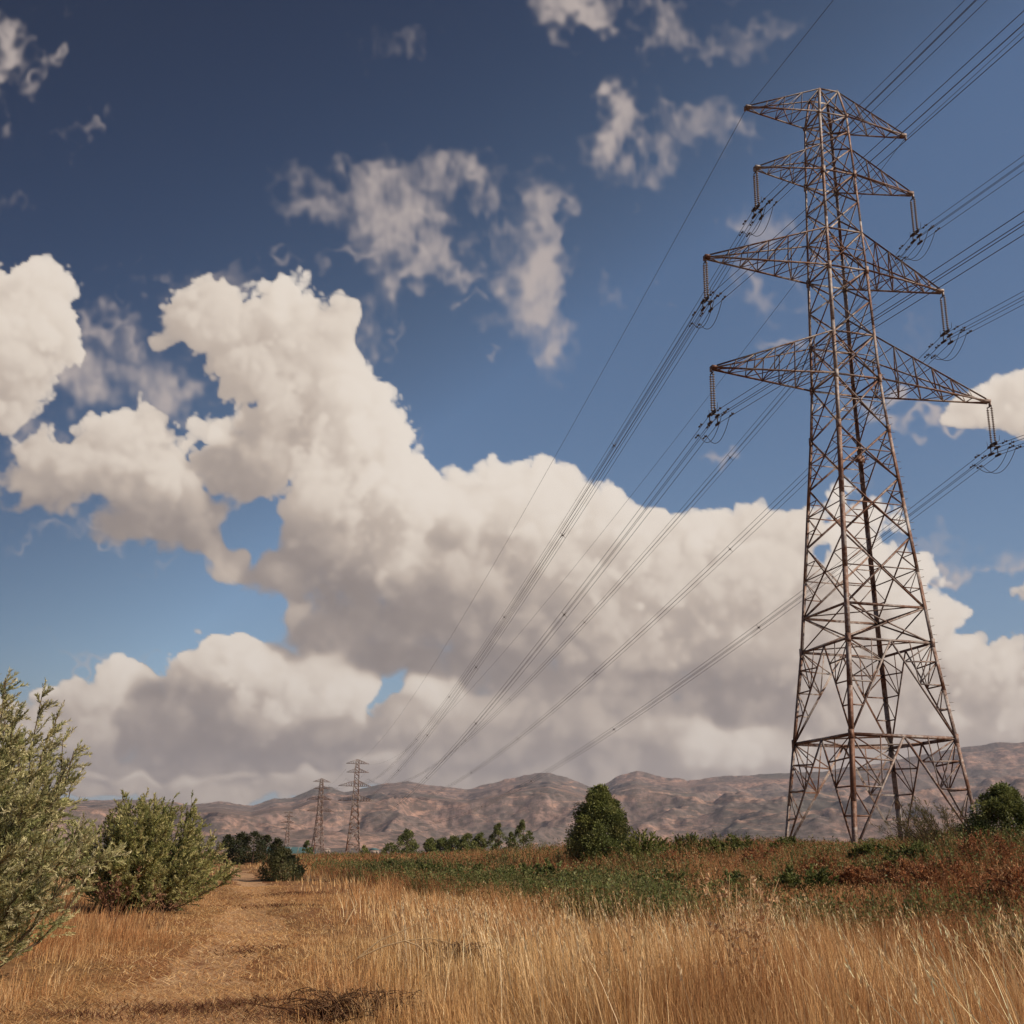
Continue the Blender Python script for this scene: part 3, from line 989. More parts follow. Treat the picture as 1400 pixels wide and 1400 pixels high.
def conductor(p0, p1, sag, label, quad=True, group='conductors of the power line', r=.0145):
    t = thing('conductor_bundle' if quad else 'earth_wire', p0, label, 'power line', group)
    P = catenary(p0, p1, sag) - p0
    h = unit(np.cross(p1 - p0, vec(0, 0, 1)))
    offs = [(-.22, -.22), (.22, -.22), (-.22, .22), (.22, .22)] if quad else [(0, 0)]
    for a, b in offs:
        mb = MB()
        tube(mb, P + h * a + vec(0, 0, b), r, 5)
        mb.build('wire', WIRE, t)
    if quad:
        L = np.linalg.norm(p1 - p0)
        rng = np.random.default_rng(int(abs(p0[2]) * 100))
        for s_ in np.arange(18 + rng.uniform(0, 20), min(L, 200), 48):
            i = np.searchsorted(np.linalg.norm(P, axis=1), s_)
            c = P[min(i, len(P) - 1)]
            sm = MB()
            for a, b in ((-.22, -.22), (-.22, .22)):
                tube(sm, [c + h * a + vec(0, 0, b), c - h * a - vec(0, 0, b)], .016, 4)
            tube(sm, [c - h * .07, c + h * .07], .06, 6)
            sm.build('spacer', FITTING, t)
    return t


LDIR = vec(-math.sin(PHI), math.cos(PHI), 0) * -1.0      # along the line towards the far pylons
if LDIR[1] < 0: LDIR = -LDIR
BACK = vec(0.226, -0.974, 0)
SPAN_BACK = 380.0
for lvl in range(4):
    for sx in (1, -1):
        side = 'left' if sx > 0 else 'right'
        if lvl < 3:
            p0 = hang_point(PYLON, lvl, sx, DROP)
            p1 = hang_point(FAR[0], lvl, sx, DROP)
            conductor(p0, p1, 13.0, 'conductor bundle from %s tip of %s crossarm sagging down to the far pylon' % (side, NAMES[lvl]))
            q = p0 + BACK * SPAN_BACK
            conductor(p0, q, 11.0, 'conductor bundle from %s tip of %s crossarm rising to the upper right' % (side, NAMES[lvl]))
        else:
            p0 = hang_point(PYLON, lvl, sx, 0.1)
            p1 = hang_point(FAR[0], lvl, sx, 0.1)
            conductor(p0, p1, 10.0, 'thin earth wire from %s tip of topmost arm down to the far pylon' % side, False, 'earth wires')
            q = p0 + BACK * SPAN_BACK
            conductor(p0, q, 8.5, 'thin earth wire from %s tip of topmost arm rising to the upper right' % side, False, 'earth wires')
for A_, B_, nm in ((FAR[0], FAR[1], 'tallest to middle distant pylon'), (FAR[1], FAR[2], 'middle to farthest distant pylon')):
    for lvl in range(4):
        for sx in (1, -1):
            conductor(hang_point(A_, lvl, sx, 2.5), hang_point(B_, lvl, sx, 2.5), 4.0,
                      'faint wire from %s, %s side of %s arm' % (nm, 'left' if sx > 0 else 'right', NAMES[lvl]), False, 'far wires between distant pylons', .024)
#@@VEG

# ------------------------------------------------------------------ vegetation
def leaf_material(name, trans=0.3, rough=0.6, spec=0.25):
    m, g = material(name)
    out = m.node_tree.nodes.new('ShaderNodeOutputMaterial')
    at_ = g.n('ShaderNodeAttribute', attribute_name='tint').outputs['Color']
    bs = g.n('ShaderNodeBsdfPrincipled', {'Base Color': at_, 'Roughness': rough, 'Specular IOR Level': spec})
    tl = g.n('ShaderNodeBsdfTranslucent', {'Color': at_})
    mx = g.n('ShaderNodeMixShader', {0: trans, 1: bs.outputs[0], 2: tl.outputs[0]})
    m.node_tree.links.new(mx.outputs[0], out.inputs[0])
    return m


GRASS_M = leaf_material('dry_grass_blades', 0.28, 0.7, 0.15)
LEAF_M = leaf_material('green_leaves', 0.30, 0.55, 0.25)
TWIG_M = plain_material('grey_brown_bark', (.11, .075, .05), 0.9, spec=0.1)


def blades(mb, base, h, w, lean, col, segs=3, curl=2.0, rng=RNG, face=None):
    """tapered ribbons; lean is the horizontal shift of the tip"""
    N = len(base)
    az = rng.uniform(0, 2 * np.pi, N) if face is None else face
    side = np.stack([np.cos(az), np.sin(az), np.zeros(N)], -1)
    V = np.zeros((N, 2 * segs + 1, 3), np.float32)
    for j in range(segs):
        t = j / segs
        c = base + lean * (t ** curl)[..., None] if np.ndim(curl) else base + lean * t ** curl
        c = c + np.stack([np.zeros(N), np.zeros(N), h * t], -1)
        ww = (w * (1 - t) ** .6 * .5)[:, None] * side
        V[:, 2 * j] = c - ww; V[:, 2 * j + 1] = c + ww
    V[:, -1] = base + lean + np.stack([np.zeros(N), np.zeros(N), h], -1)
    k = 2 * segs + 1
    o = (np.arange(N) * k)[:, None]
    C = np.repeat(col, k, 0)
    n0 = mb.n
    mb.add(V.reshape(-1, 3), np.concatenate([o + 2 * j + np.array([[0, 1, 3, 2]]) for j in range(segs - 1)]) if segs > 1 else np.zeros((0, 4)), C)
    mb.f.setdefault(3, []).append(o + np.array([[2 * segs - 2, 2 * segs - 1, 2 * segs]]) + n0)


def leaves(mb, p, ax, l, w, col, rng=RNG):
    """diamond leaves from p along ax"""
    N = len(p)
    r = rng.standard_normal((N, 3))
    sd = unit(np.cross(ax, r))
    l = np.broadcast_to(l, (N,))[:, None]; w = np.broadcast_to(w, (N,))[:, None]
    nm = np.cross(ax, sd)
    V = np.stack([p, p + ax * l * .45 + sd * w * .5 + nm * l * .05, p + ax * l, p + ax * l * .45 - sd * w * .5 + nm * l * .05], 1)
    f = (np.arange(N) * 4)[:, None] + np.array([[0, 1, 2, 3]])
    mb.add(V.reshape(-1, 3), f, np.repeat(col, 4, 0))


def palette(rng, n, cols, wts=None, var=.18):
    c = np.array(cols)
    i = rng.choice(len(c), n, p=wts)
    j = rng.choice(len(c), n, p=wts)
    f = rng.random((n, 1)) * .5
    return np.clip((c[i] * (1 - f) + c[j] * f) * rng.uniform(1 - var, 1 + var, (n, 1)), 0.004, 1)


def wedge(rng, n, y0, y1, margin=1.5, left=.47, right=.47):
    u = rng.random(n)
    y = np.sqrt(y0 ** 2 + u * (y1 ** 2 - y0 ** 2))
    x = rng.uniform(-1, 1, n)
    x = np.where(x < 0, x * (left * y + margin), x * (right * y + margin))
    return x, y


STRAW = [(.85, .60, .295), (.76, .50, .225), (.64, .395, .16), (.92, .71, .42), (.50, .275, .10)]
RUSTG = [(.43, .205, .085), (.52, .27, .115), (.35, .15, .06), (.58, .33, .15)]


def patch(x, y, sc, seed):
    return fbm2(x / sc, y / sc, seed, 4)


def build_grass():
    rng = np.random.default_rng(3)
    mb = MB()
    for y0, y1, n, wd in ((3.2, 7, 42000, .0045), (7, 13, 100000, .0055), (13, 24, 112000, .008), (24, 48, 105000, .014), (48, 150, 85000, .035)):
        x, y = wedge(rng, n, y0, y1, 4.2)
        s = bank_s(x, y); d = path_d(x, y)
        pn = patch(x, y, 2.2, 81); pb = patch(x, y, 7.0, 85)
        fld = smooth01(d, .8, 4.8)
        verge = smooth01(-d, .8, 3.2)
        h = np.where(d > 0, .16 + .60 * fld, .14 + .40 * verge)
        h = h * (1 + .55 * pn + .30 * pb) * rng.uniform(.55, 1.25, n)
        h = h * np.interp(y, [0, 11, 18, 28, 60], [1, .95, .66, .55, .62])
        keep = (s < .3 + 1.5 * pn) & ((np.abs(d + .5 * np.exp(-((y - 12) / 3.0) ** 2)) > .65 + .6 * rng.random(n) + .75 * np.exp(-((y - 12) / 3.0) ** 2)) | (rng.random(n) < .05))
        keep &= ~((np.hypot(x + 7.4, y - 17) < 0.8))
        bare = patch(x, y, 3.1, 91)
        keep &= rng.random(n) < np.clip(.80 + 1.5 * patch(x, y, .55, 95), .18, 1)
        keep &= (rng.random(n) < np.where(d < 4, .55 + .9 * (bare + .3), 1.0))
        x, y, h, d, pn, pb = (a[keep] for a in (x, y, h, d, pn, pb))
        n2 = len(x)
        base = np.stack([x, y, zg(x, y) - .02], -1)
        az = rng.normal(0, .8, n2) + 9 * patch(x, y, 1.4, 97)
        lm = h * np.abs(rng.normal(.22, .22, n2))
        lean = np.stack([np.cos(az) * lm - np.where(d > 0, .13, -.16) * h, np.sin(az) * lm, np.zeros(n2)], -1)
        cg, crr = palette(rng, n2, STRAW), palette(rng, n2, RUSTG)
        ps = patch(x, y, .55, 95)
        h = h * (1 + .95 * ps)
        f = np.clip(.17 + 1.0 * pn + .6 * pb + .8 * ps + np.where(d < 0, .22, 0) + .45 * smooth01(x / y, .26, .45) + rng.normal(0, .22, n2), 0, 1)[:, None]
        col = cg * (1 - f) + crr * f
        # bent and broken stems, and short undergrowth coloured dark as shade in the gaps
        u = rng.random(n2)
        bent, low = u < .10, u > .76
        lean[bent] = lean[bent] * 2.5 + rng.normal(0, .30, (bent.sum(), 3)) * h[bent, None] * np.array([1, 1, 0])
        h = np.where(bent, h * .62, np.where(low, h * .5, h))
        col[low] = palette(rng, low.sum(), [(.30, .135, .052), (.22, .095, .04), (.38, .19, .08)])
        blades(mb, base, h, wd * rng.uniform(.6, 1.4, n2), lean, col, 3, rng=rng)
    tag(mb.build('dry_grass', GRASS_M), kind='stuff')

    # tall stalks with seed heads standing out of the field
    mb = MB()
    n = 12000
    x, y = wedge(rng, n, 5.5, 34)
    d = path_d(x, y); s = bank_s(x, y); cl = patch(x, y, 1.5, 101)
    keep = (d > 2.2 + 1.5 * rng.random(n)) & (s < 2) & (cl > -.18 + .40 * rng.random(n)) & (rng.random(n) < np.interp(y, [5, 11, 20, 34], [1, 1, .55, .3]))
    x, y, cl = x[keep], y[keep], cl[keep]
    n = len(x)
    rt = smooth01(x / y, .05, .30) * (y < 15)
    h = rng.uniform(.72, 1.12, n) * (1 + .22 * cl + .16 * rt) * np.interp(y, [0, 9, 17, 30], [1, 1, .72, .62])
    base = np.stack([x, y, zg(x, y)], -1)
    az = rng.uniform(0, 2 * np.pi, n); lm = h * np.abs(rng.normal(.14, .14, n))
    lean = np.stack([np.cos(az) * lm - .16 * h, np.sin(az) * lm, np.zeros(n)], -1)
    lean[:, 0] -= rt * h * rng.uniform(0, .26, n)
    col = palette(rng, n, [(.86, .64, .36), (.74, .52, .26), (.92, .74, .48)])
    wd = (.0065 + .0004 * y) * (1 + .3 * rt)
    col = np.minimum(col * (1 + .12 * rt[:, None]), .95)
    blades(mb, base, h, wd, lean, col, 4, rng=rng)
    tip = base + lean * .93 + np.stack([np.zeros(n), np.zeros(n), h * .94], -1)
    ax = unit(lean * .8 + np.stack([np.zeros(n), np.zeros(n), h], -1) + rng.normal(0, .08, (n, 3)))
    for k in range(5):
        o = ax * (k * .022 - .04) + rng.normal(0, .004, (n, 3))
        leaves(mb, tip + o, unit(ax + rng.normal(0, .22, (n, 3))), .05 + .0006 * y, .0065 + .00035 * y, col * rng.uniform(.65, 1.0, (n, 1)), rng)
    tag(mb.build('seeding_grass', GRASS_M), kind='stuff')

    # short straw lying on and beside the path
    mb = MB()
    for y0, y1, n, wd in ((6, 16, 48000, .006), (16, 60, 44000, .013)):
        y = rng.uniform(y0, y1, n)
        x = np.interp(y, PATH_Y, PATH_X) + .25 * np.sin(y * .31) + rng.normal(0, 1.25, n) * (1 + .8 * np.exp(-((y - 12) / 4) ** 2))
        base = np.stack([x, y, zg(x, y) + .015], -1)
        az = rng.uniform(0, 2 * np.pi, n); l = rng.uniform(.05, .22, n)
        lean = np.stack([np.cos(az) * l, np.sin(az) * l, np.zeros(n)], -1)
        blades(mb, base, rng.uniform(.0, .07, n), wd * rng.uniform(.6, 1.5, n), lean, palette(rng, n, STRAW + RUSTG), 2, 1.0, rng)
    tag(mb.build('straw_litter', GRASS_M), kind='stuff')


build_grass()


def build_dead_litter():
    rng = np.random.default_rng(17)
    mb = MB()
    for px, py, rx, ry, n in ((335, 1368, .55, .16, 900), (260, 1376, .5, .22, 800), (430, 1385, .6, .3, 900), (150, 1392, .4, .15, 400), (350, 1300, .35, .5, 350), (395, 1240, .9, .9, 700), (400, 1222, 1.0, 1.0, 700), (690, 1300, .5, .4, 700)):
        Y = 1693 * 1.68 / (py - 1165)
        c = at(px, 1170, Y)
        x = c[0] + rng.normal(0, rx, n); y = Y + rng.normal(0, ry, n)
        base = np.stack([x, y, zg(x, y) + rng.uniform(0, .05, n)], -1)
        az = rng.uniform(0, 2 * np.pi, n); l = rng.uniform(.05, .2, n)
        lean = np.stack([np.cos(az) * l, np.sin(az) * l, np.zeros(n)], -1)
        blades(mb, base, rng.uniform(-.02, .09, n), .010 * Y / 12 * rng.uniform(.6, 1.6, n), lean, palette(rng, n, [(.07, .03, .018), (.13, .055, .03), (.20, .09, .05)]), 2, 1.0, rng)
    tag(mb.build('dead_litter', GRASS_M), kind='stuff')


build_dead_litter()

RUSTW = [(.30, .112, .048), (.40, .165, .070), (.22, .085, .038), (.46, .225, .10), (.27, .125, .062)]
GREENW = [(.105, .135, .038), (.155, .175, .052), (.075, .10, .03), (.22, .215, .08), (.19, .145, .06)]


def build_bank_cover():
    rng = np.random.default_rng(8)
    mr, mg = MB(), MB()
    for y0, y1, n, wd in ((8, 26, 70000, .010), (26, 50, 112000, .017), (50, 95, 96000, .030), (95, 240, 44000, .075)):
        x, y = wedge(rng, n, y0, y1, 5.0, .20, .58)
        s = bank_s(x, y)
        k = (s > -1.2) & (s < 42)
        x, y, s = x[k], y[k], s[k]
        pn = patch(x, y, 3.0, 111); pb = patch(x, y, 8.0, 115)
        foot = np.exp(-((s - 1.9) / 2.2) ** 2) * (1 - .5 * smooth01(y, 38, 56)) * (y > 23) * (y < 110)
        topg = .16 * (s > 9) * (y < 75) * smooth01(pb, -.05, .25)
        rg = rng.random(len(x)) < np.clip(.04 + .93 * foot * smooth01(pn + pb * .5, -.46, -.12) + topg + .40 * smooth01(pn, .18, .34), 0, .94)
        # rusty weeds and dry grass
        for sel, mbb, pal, hh in ((~rg, mr, RUSTW, .62), (rg, mg, GREENW, .66)):
            xs, ys, ps, pbs, ss = x[sel], y[sel], pn[sel], pb[sel], s[sel]
            m_ = len(xs)
            h = hh * (1 + .8 * ps) * rng.uniform(.5, 1.4, m_)
            h = h * (1 - .45 * np.exp(-((xs / ys - .30) / .06) ** 2) * smooth01(ys, 26, 34))
            base = np.stack([xs, ys, zg(xs, ys) - .02], -1)
            az = rng.uniform(0, 2 * np.pi, m_); lm = h * np.abs(rng.normal(.25, .25, m_))
            lean = np.stack([np.cos(az) * lm - .1 * h, np.sin(az) * lm, 0 * h], -1)
            if pal is RUSTW:
                f = np.clip(.90 + .9 * pbs + rng.normal(0, .25, m_), 0, 1)[:, None]
                col = palette(rng, m_, RUSTW) * f + palette(rng, m_, STRAW + RUSTG) * (1 - f)
                blades(mbb, base, h, wd * rng.uniform(.5, 1.2, m_), lean, col, 3, rng=rng)
                q = rng.random(m_) < .35
                tip = (base + lean * .8)[q] + np.stack([0 * h, 0 * h, h * .85], -1)[q]
                for r_ in range(3):
                    leaves(mbb, tip + rng.normal(0, .04, tip.shape), unit(rng.normal(0, 1, tip.shape) + vec(0, 0, .8)), .05 + wd[None][0] * 1.6 if np.ndim(wd) else .05 + wd * 1.6, .012 + wd * .7, col[q] * rng.uniform(.6, 1.1, (q.sum(), 1)), rng)
            else:
                col = palette(rng, m_, GREENW)
                blades(mbb, base, h, wd * 1.3 * rng.uniform(.6, 1.5, m_), lean, col, 3, rng=rng)
                for r_ in range(4):
                    t = rng.random((m_, 1)) ** .7
                    pp = base + lean * t ** 2 + np.stack([0 * h, 0 * h, h], -1) * t
                    leaves(mbb, pp, unit(rng.normal(0, 1, pp.shape) + vec(0, 0, .5)), .06 + wd * 2.2, .03 + wd * 1.0, col * rng.uniform(.75, 1.25, (m_, 1)), rng)
    tag(mr.build('rusty_weeds', GRASS_M), kind='stuff')
    tag(mg.build('green_weeds', LEAF_M), kind='stuff')


build_bank_cover()


def willow_shrub(name, loc, H, Wd, label, cat, seed, stems=34, twigs=14, per=18, ll=.075, lw=.016, pal=None, trunk_name='stem', lean=(0, 0), tw=1.0, spread=1.0, up=.45, group=None, bark=None, tlen=.30):
    """many-stemmed shrub with narrow leaves on upswept twigs"""
    rng = np.random.default_rng(seed)
    t = thing(name, loc, label, cat, group)
    sm, fm = MB(), MB()
    base0 = rng.normal(0, 1, (stems, 2)) * Wd * .15
    az = rng.uniform(0, 2 * np.pi, stems)
    til = np.sqrt(rng.random(stems)) * spread
    hs = H * (1 - .50 * til ** 2) * rng.uniform(.82, .96, stems)
    rad = Wd * til * rng.uniform(.75, 1.05, stems)
    S = np.linspace(0, 1, 8)
    O, D, Lw = [], [], []
    for i in range(stems):
        dirv = vec(math.cos(az[i]), math.sin(az[i]))
        r = rad[i] * S ** .85
        P = np.stack([base0[i, 0] + dirv[0] * r + lean[0] * S ** 1.5 * H, base0[i, 1] + dirv[1] * r + lean[1] * S ** 1.5 * H, hs[i] * S ** (1.0 + .25 * til[i])], -1)
        P[1:] += rng.normal(0, .02 * H, (7, 3)) * S[1:, None]
        P[0, 2] = -.1
        tube(sm, P, np.linspace(.018, .004, 8) * tw * H / 3, 4, cap=False)
        T = unit(np.gradient(P, axis=0))
        m_ = twigs
        tt = rng.uniform(.12, 1, m_) ** .8
        o = np.stack([np.interp(tt, S, P[:, k]) for k in range(3)], -1)
        dd = np.stack([np.interp(tt, S, T[:, k]) for k in range(3)], -1)
        out = np.stack([o[:, 0], o[:, 1], 0 * tt], -1); out = unit(out + 1e-6)
        dd = unit(dd * .6 + rng.normal(0, .55, (m_, 3)) + out * .40 + vec(0, 0, up))
        O.append(o); D.append(dd); Lw.append(H * tlen * rng.uniform(.45, 1.1, m_) * (1.15 - .55 * tt))
    O, D, Lw = np.concatenate(O), np.concatenate(D), np.concatenate(Lw)
    n = len(O)
    # twigs as thin ribbons, bending up slightly
    sag = vec(0, 0, .12)
    blades(fm, O, D[:, 2] * Lw, np.full(n, .006 * tw * H / 3), np.stack([D[:, 0] * Lw, D[:, 1] * Lw, 0 * Lw], -1), np.tile(np.array([[.13, .10, .05]]), (n, 1)), 2, 1.0, rng)
    tcol = palette(rng, n, pal)
    u = rng.random((n, per)) ** .85
    p = O[:, None] + D[:, None] * (Lw[:, None] * u)[..., None]
    axl = unit(D[:, None] + rng.normal(0, .45, (n, per, 3)) + vec(0, 0, .1))
    col = np.repeat(tcol[:, None], per, 1) * rng.uniform(.7, 1.3, (n, per, 1))
    leaves(fm, p.reshape(-1, 3), axl.reshape(-1, 3), ll * rng.uniform(.6, 1.3, n * per), lw * rng.uniform(.7, 1.3, n * per), np.clip(col.reshape(-1, 3), .005, .9), rng)
    sm.build(trunk_name, bark or TWIG_M, t)
    fm.build('foliage', LEAF_M, t)
    return t


OLIVE = [(.48, .455, .235), (.39, .385, .175), (.62, .57, .36), (.27, .285, .12), (.54, .48, .25)]


def gz(x, y):
    return float(zg(x, y))


def spot(px, Y):
    p = at(px, 1170, Y)
    return (p[0], Y, gz(p[0], Y))


p = spot(-58, 15.5)
willow_shrub('willow_shrub', p, 4.0, 1.75, 'large silvery green shrub at the left edge, upswept leafy branches', 'shrub', 21, 140, 56, 44, .062, .0135, OLIVE, spread=1.05, up=.36, tlen=.115)
p = spot(200, 33)
willow_shrub('willow_shrub', p, 3.35, 2.0, 'rounded olive green shrub beside the path, behind the large left shrub', 'shrub', 22, 170, 50, 34, .075, .019, [(.40, .385, .15), (.48, .45, .195), (.30, .305, .11), (.19, .21, .075), (.55, .49, .24)], spread=1.15, up=.42, tlen=.12)


def crown_tree(name, loc, H, Wd, label, cat, seed, clumps=60, per=160, leaf=.11, pal=None, lo=.2, top=.75, group=None, base=.08):
    """trunk with limbs and an uneven crown of leaf clumps; top sets how pointed the crown is"""
    rng = np.random.default_rng(seed)
    t = thing(name, loc, label, cat, group)
    tb, fm = MB(), MB()
    S = np.linspace(0, 1, 6)
    P = np.stack([.05 * Wd * np.sin(S * 3), .04 * Wd * np.cos(S * 2.2), -.1 + S * H * .8], -1)
    tube(tb, P, np.linspace(.045, .008, 6) * H * .7, 6)
    zc = (np.arange(clumps) + rng.random(clumps)) / clumps
    rng.shuffle(zc)
    zc = zc ** .95
    prof = np.sin(np.pi * np.clip(lo + (1 - lo) * zc, .02, .97) ** top) ** .7
    az = rng.uniform(0, 2 * np.pi, clumps)
    rr = Wd * prof * np.sqrt(rng.uniform(.35, 1, clumps)) * rng.uniform(.74, 1.08, clumps)
    C = np.stack([rr * np.cos(az), rr * np.sin(az), H * (base + (.96 - base) * zc)], -1)
    cs = Wd * rng.uniform(.16, .30, clumps) * (.55 + .6 * prof)
    for i in range(0, clumps, 3):
        k = min(.75, max(.1, C[i, 2] / H - .15))
        o = np.array([np.interp(k, S * .8, P[:, j]) for j in range(3)])
        tube(tb, [o, (o + C[i]) / 2 + vec(0, 0, .03 * H), C[i]], [.012 * H, .008 * H, .003 * H], 4, cap=False)
    tint_ = palette(rng, clumps, pal, var=.22)
    dirs = unit(rng.normal(0, 1, (clumps, per, 3)))
    p = C[:, None] + dirs * (cs[:, None] * rng.random((clumps, per)) ** .45)[..., None] * np.array([1, 1, .85])
    ax = unit(dirs * .8 + rng.normal(0, .6, dirs.shape) + vec(0, 0, .35))
    col = np.repeat(tint_[:, None], per, 1) * rng.uniform(.72, 1.28, (clumps, per, 1))
    leaves(fm, p.reshape(-1, 3), ax.reshape(-1, 3), leaf * rng.uniform(.6, 1.4, clumps * per), leaf * .5 * rng.uniform(.7, 1.3, clumps * per), col.reshape(-1, 3), rng)
    tb.build('trunk', TWIG_M, t)
    fm.build('crown', LEAF_M, t)
    return t


DARKG = [(.125, .148, .045), (.165, .185, .06), (.215, .225, .075), (.09, .108, .034)]
MIDG = [(.17, .19, .052), (.22, .23, .068), (.13, .15, .044), (.27, .255, .09)]
p = spot(820, 60)
crown_tree('broadleaf_tree', p, 4.0, 1.62, 'lone dense green tree on the bank, egg shaped with pointed top', 'tree', 31, 200, 230, .11, DARKG + MIDG, top=.70, base=.07, lo=.16)
p = spot(884, 52)
willow_shrub('leafy_bush', p, 1.75, 1.25, 'yellow green bush just right of the lone dense tree', 'bush', 32, 40, 16, 18, .12, .05, MIDG, spread=1.1, tlen=.3)
p = spot(1378, 40)
crown_tree('broadleaf_bush', p, 2.35, 1.45, 'dark green bush at the right edge, right of the pylon foot', 'bush', 33, 90, 200, .10, DARKG + [(.10, .11, .03)], top=.8, base=.0, lo=.28)
p = spot(1292, 43)
willow_shrub('broom_shrub', p, 2.15, 1.5, 'straggly dry broom shrub in front of the right pylon leg', 'shrub', 34, 90, 9, 9, .10, .018, [(.15, .115, .05), (.10, .095, .035), (.22, .16, .08), (.07, .075, .025)], lean=(-.30, 0), spread=1.1, tw=1.4, up=.5, tlen=.24)
for i, (px, Y, H, Wd, lab) in enumerate(((945, 58, 1.23, 1.00, 'low green bush on the bank, right of the yellow green bush'), (1003, 53, 1.20, 1.25, 'wide low green bush on the bank top, halfway from tree to pylon'),
                                         (1078, 50, 0.85, 0.80, 'small dark green bush at the left pylon leg'), (1195, 42, 0.65, 0.80, 'low ragged green bush below the middle pylon legs'),
                                         (1250, 37, 0.90, 0.90, 'low green bush in front of the broom shrub'))):
    willow_shrub('leafy_bush', spot(px, Y), H, Wd, lab, 'bush', 40 + i, 44, 16, 16, .10, .045, DARKG[1:] + MIDG, spread=1.2, tlen=.28, group='low bushes on the bank')
for i, (px, Y, H, Wd, lab) in enumerate(((531, 70, 1.15, 1.3, 'dark bush at the left end of the ditch bushes'), (556, 67, 1.1, 1.2, 'second ditch bush, beside the leftmost dark ditch bush'),
                                         (588, 63, 1.1, 1.2, 'ditch bush below the far hedge'), (640, 55, 1.05, 1.6, 'wide ditch bush in front of the rusty slope'),
                                         (700, 50, 1.1, 1.7, 'wide dark ditch bush left of the lone tree'), (752, 47, 1.15, 1.5, 'ditch bush in the shade left of the lone tree'))):
    willow_shrub('leafy_bush', spot(px, Y), H, Wd, lab, 'bush', 60 + i, 26, 12, 14, .15, .07, DARKG, spread=1.25, tlen=.42, group='bushes along the ditch')
RUSTB = [(.31, .125, .056), (.40, .17, .075), (.22, .09, .045), (.46, .25, .12)]
for i, (px, Y, H, Wd, lab) in enumerate(((775, 52, .9, .9, 'low rusty dry bush at the left foot of the lone tree'), (850, 44, .8, .9, 'rusty dry bush in front of the yellow green bush'), (925, 48, 1.0, .9, 'rusty dry bush between the yellow green bush and the next low green one'),
                                         (1040, 44, 1.0, 1.0, 'wide rusty dry bush left of the pylon legs'), (1120, 39, .75, 1.0, 'rounded rusty dry bush under the left half of the pylon'), (1165, 35, .65, .9, 'rusty dry bush nearest below the pylon middle'),
                                         (1230, 33, .85, 1.0, 'big rusty dry bush under the right half of the pylon'), (1285, 30, 1.0, 1.0, 'rusty dry bush before the broom shrub'), (1345, 33, 1.2, 1.1, 'tall rusty dry bush below the dark green edge bush'),
                                         (1390, 27, 1.0, 1.0, 'rusty dry bush cut by the right frame edge'))):
    willow_shrub('dry_bush', spot(px, Y), H, Wd, lab, 'dry bush', 140 + i, 46, 14, 12, .07, .030, RUSTB if i % 3 else RUSTB + [(.36, .22, .11)], spread=1.2, tlen=.26, group='rusty dry bushes on the bank')
for i, (px, Y, H, Wd, lab) in enumerate(((1100, 34, .9, .9, 'low green bush in the ditch left of the pylon middle'), (1015, 36, .8, 1.0, 'green ditch bush below the wide low bush on the bank top'), (915, 40, .85, 1.1, 'green ditch bush below the yellow green bush'))):
    willow_shrub('leafy_bush', spot(px, Y), H, Wd, lab, 'bush', 160 + i, 44, 14, 14, .09, .04, DARKG + [MIDG[2]], spread=1.2, tlen=.28, group='green bushes in the ditch')
p = spot(387, 72)
crown_tree('leafy_bush', p, 1.85, 1.35, 'dull green bush standing alone at the far end of the path', 'bush', 71, 70, 120, .13, [(.13, .13, .05), (.17, .16, .07), (.09, .095, .035)], top=.9, base=.0, lo=.42)
# trees farther off
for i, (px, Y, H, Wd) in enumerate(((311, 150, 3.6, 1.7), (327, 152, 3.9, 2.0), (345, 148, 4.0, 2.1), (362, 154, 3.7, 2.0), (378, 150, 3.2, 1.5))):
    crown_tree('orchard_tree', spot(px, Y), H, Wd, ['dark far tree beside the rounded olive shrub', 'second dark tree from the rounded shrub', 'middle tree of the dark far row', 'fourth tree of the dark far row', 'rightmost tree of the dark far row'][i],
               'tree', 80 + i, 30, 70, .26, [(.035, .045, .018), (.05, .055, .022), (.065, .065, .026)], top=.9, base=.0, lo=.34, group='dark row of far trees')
crown_tree('broadleaf_tree', spot(556, 225), 5.2, 2.5, 'round dark tree right of the distant pylons', 'tree', 90, 40, 80, .34, DARKG, top=.85, base=.0, lo=.30)
crown_tree('broadleaf_tree', spot(534, 230), 2.8, 2.0, 'small tree at the left foot of the round dark tree', 'tree', 91, 20, 60, .34, DARKG, top=.9, base=.0, lo=.34)
for i, (px, H, Wd) in enumerate(((588, 3.0, 2.0), (604, 2.9, 2.6), (621, 3.3, 2.8), (639, 3.8, 2.5), (656, 3.9, 2.0))):
    crown_tree('hedge_tree', spot(px, 215), H + .5, Wd, ['leftmost tree of the far hedge', 'second tree of the far hedge', 'middle tree of the far hedge', 'fourth tree of the far hedge', 'rightmost tree of the far hedge'][i], 'tree', 100 + i, 44, 80, .3, DARKG + MIDG[:1], top=.95, base=.0, lo=.46,
               group='trees of the far hedge')
crown_tree('poplar_tree', spot(681, 200), 5.9, 1.9, 'left tree of the far pair above the rusty slope', 'tree', 111, 34, 80, .3, DARKG, top=.8, base=.0, lo=.28)
crown_tree('poplar_tree', spot(698, 203), 4.4, 1.3, 'thin middle tree between the far pair', 'tree', 112, 20, 70, .3, DARKG, top=.8, base=.0, lo=.28)
crown_tree('poplar_tree', spot(715, 200), 6.2, 2.2, 'right tree of the far pair, widest crown', 'tree', 113, 36, 80, .3, DARKG, top=.8, base=.0, lo=.28)
crown_tree('small_tree', spot(419, 260), 3.6, 1.2, 'small dark tree left of the middle distant pylon', 'tree', 114, 20, 60, .34, DARKG, top=.8, base=.0, lo=.28)
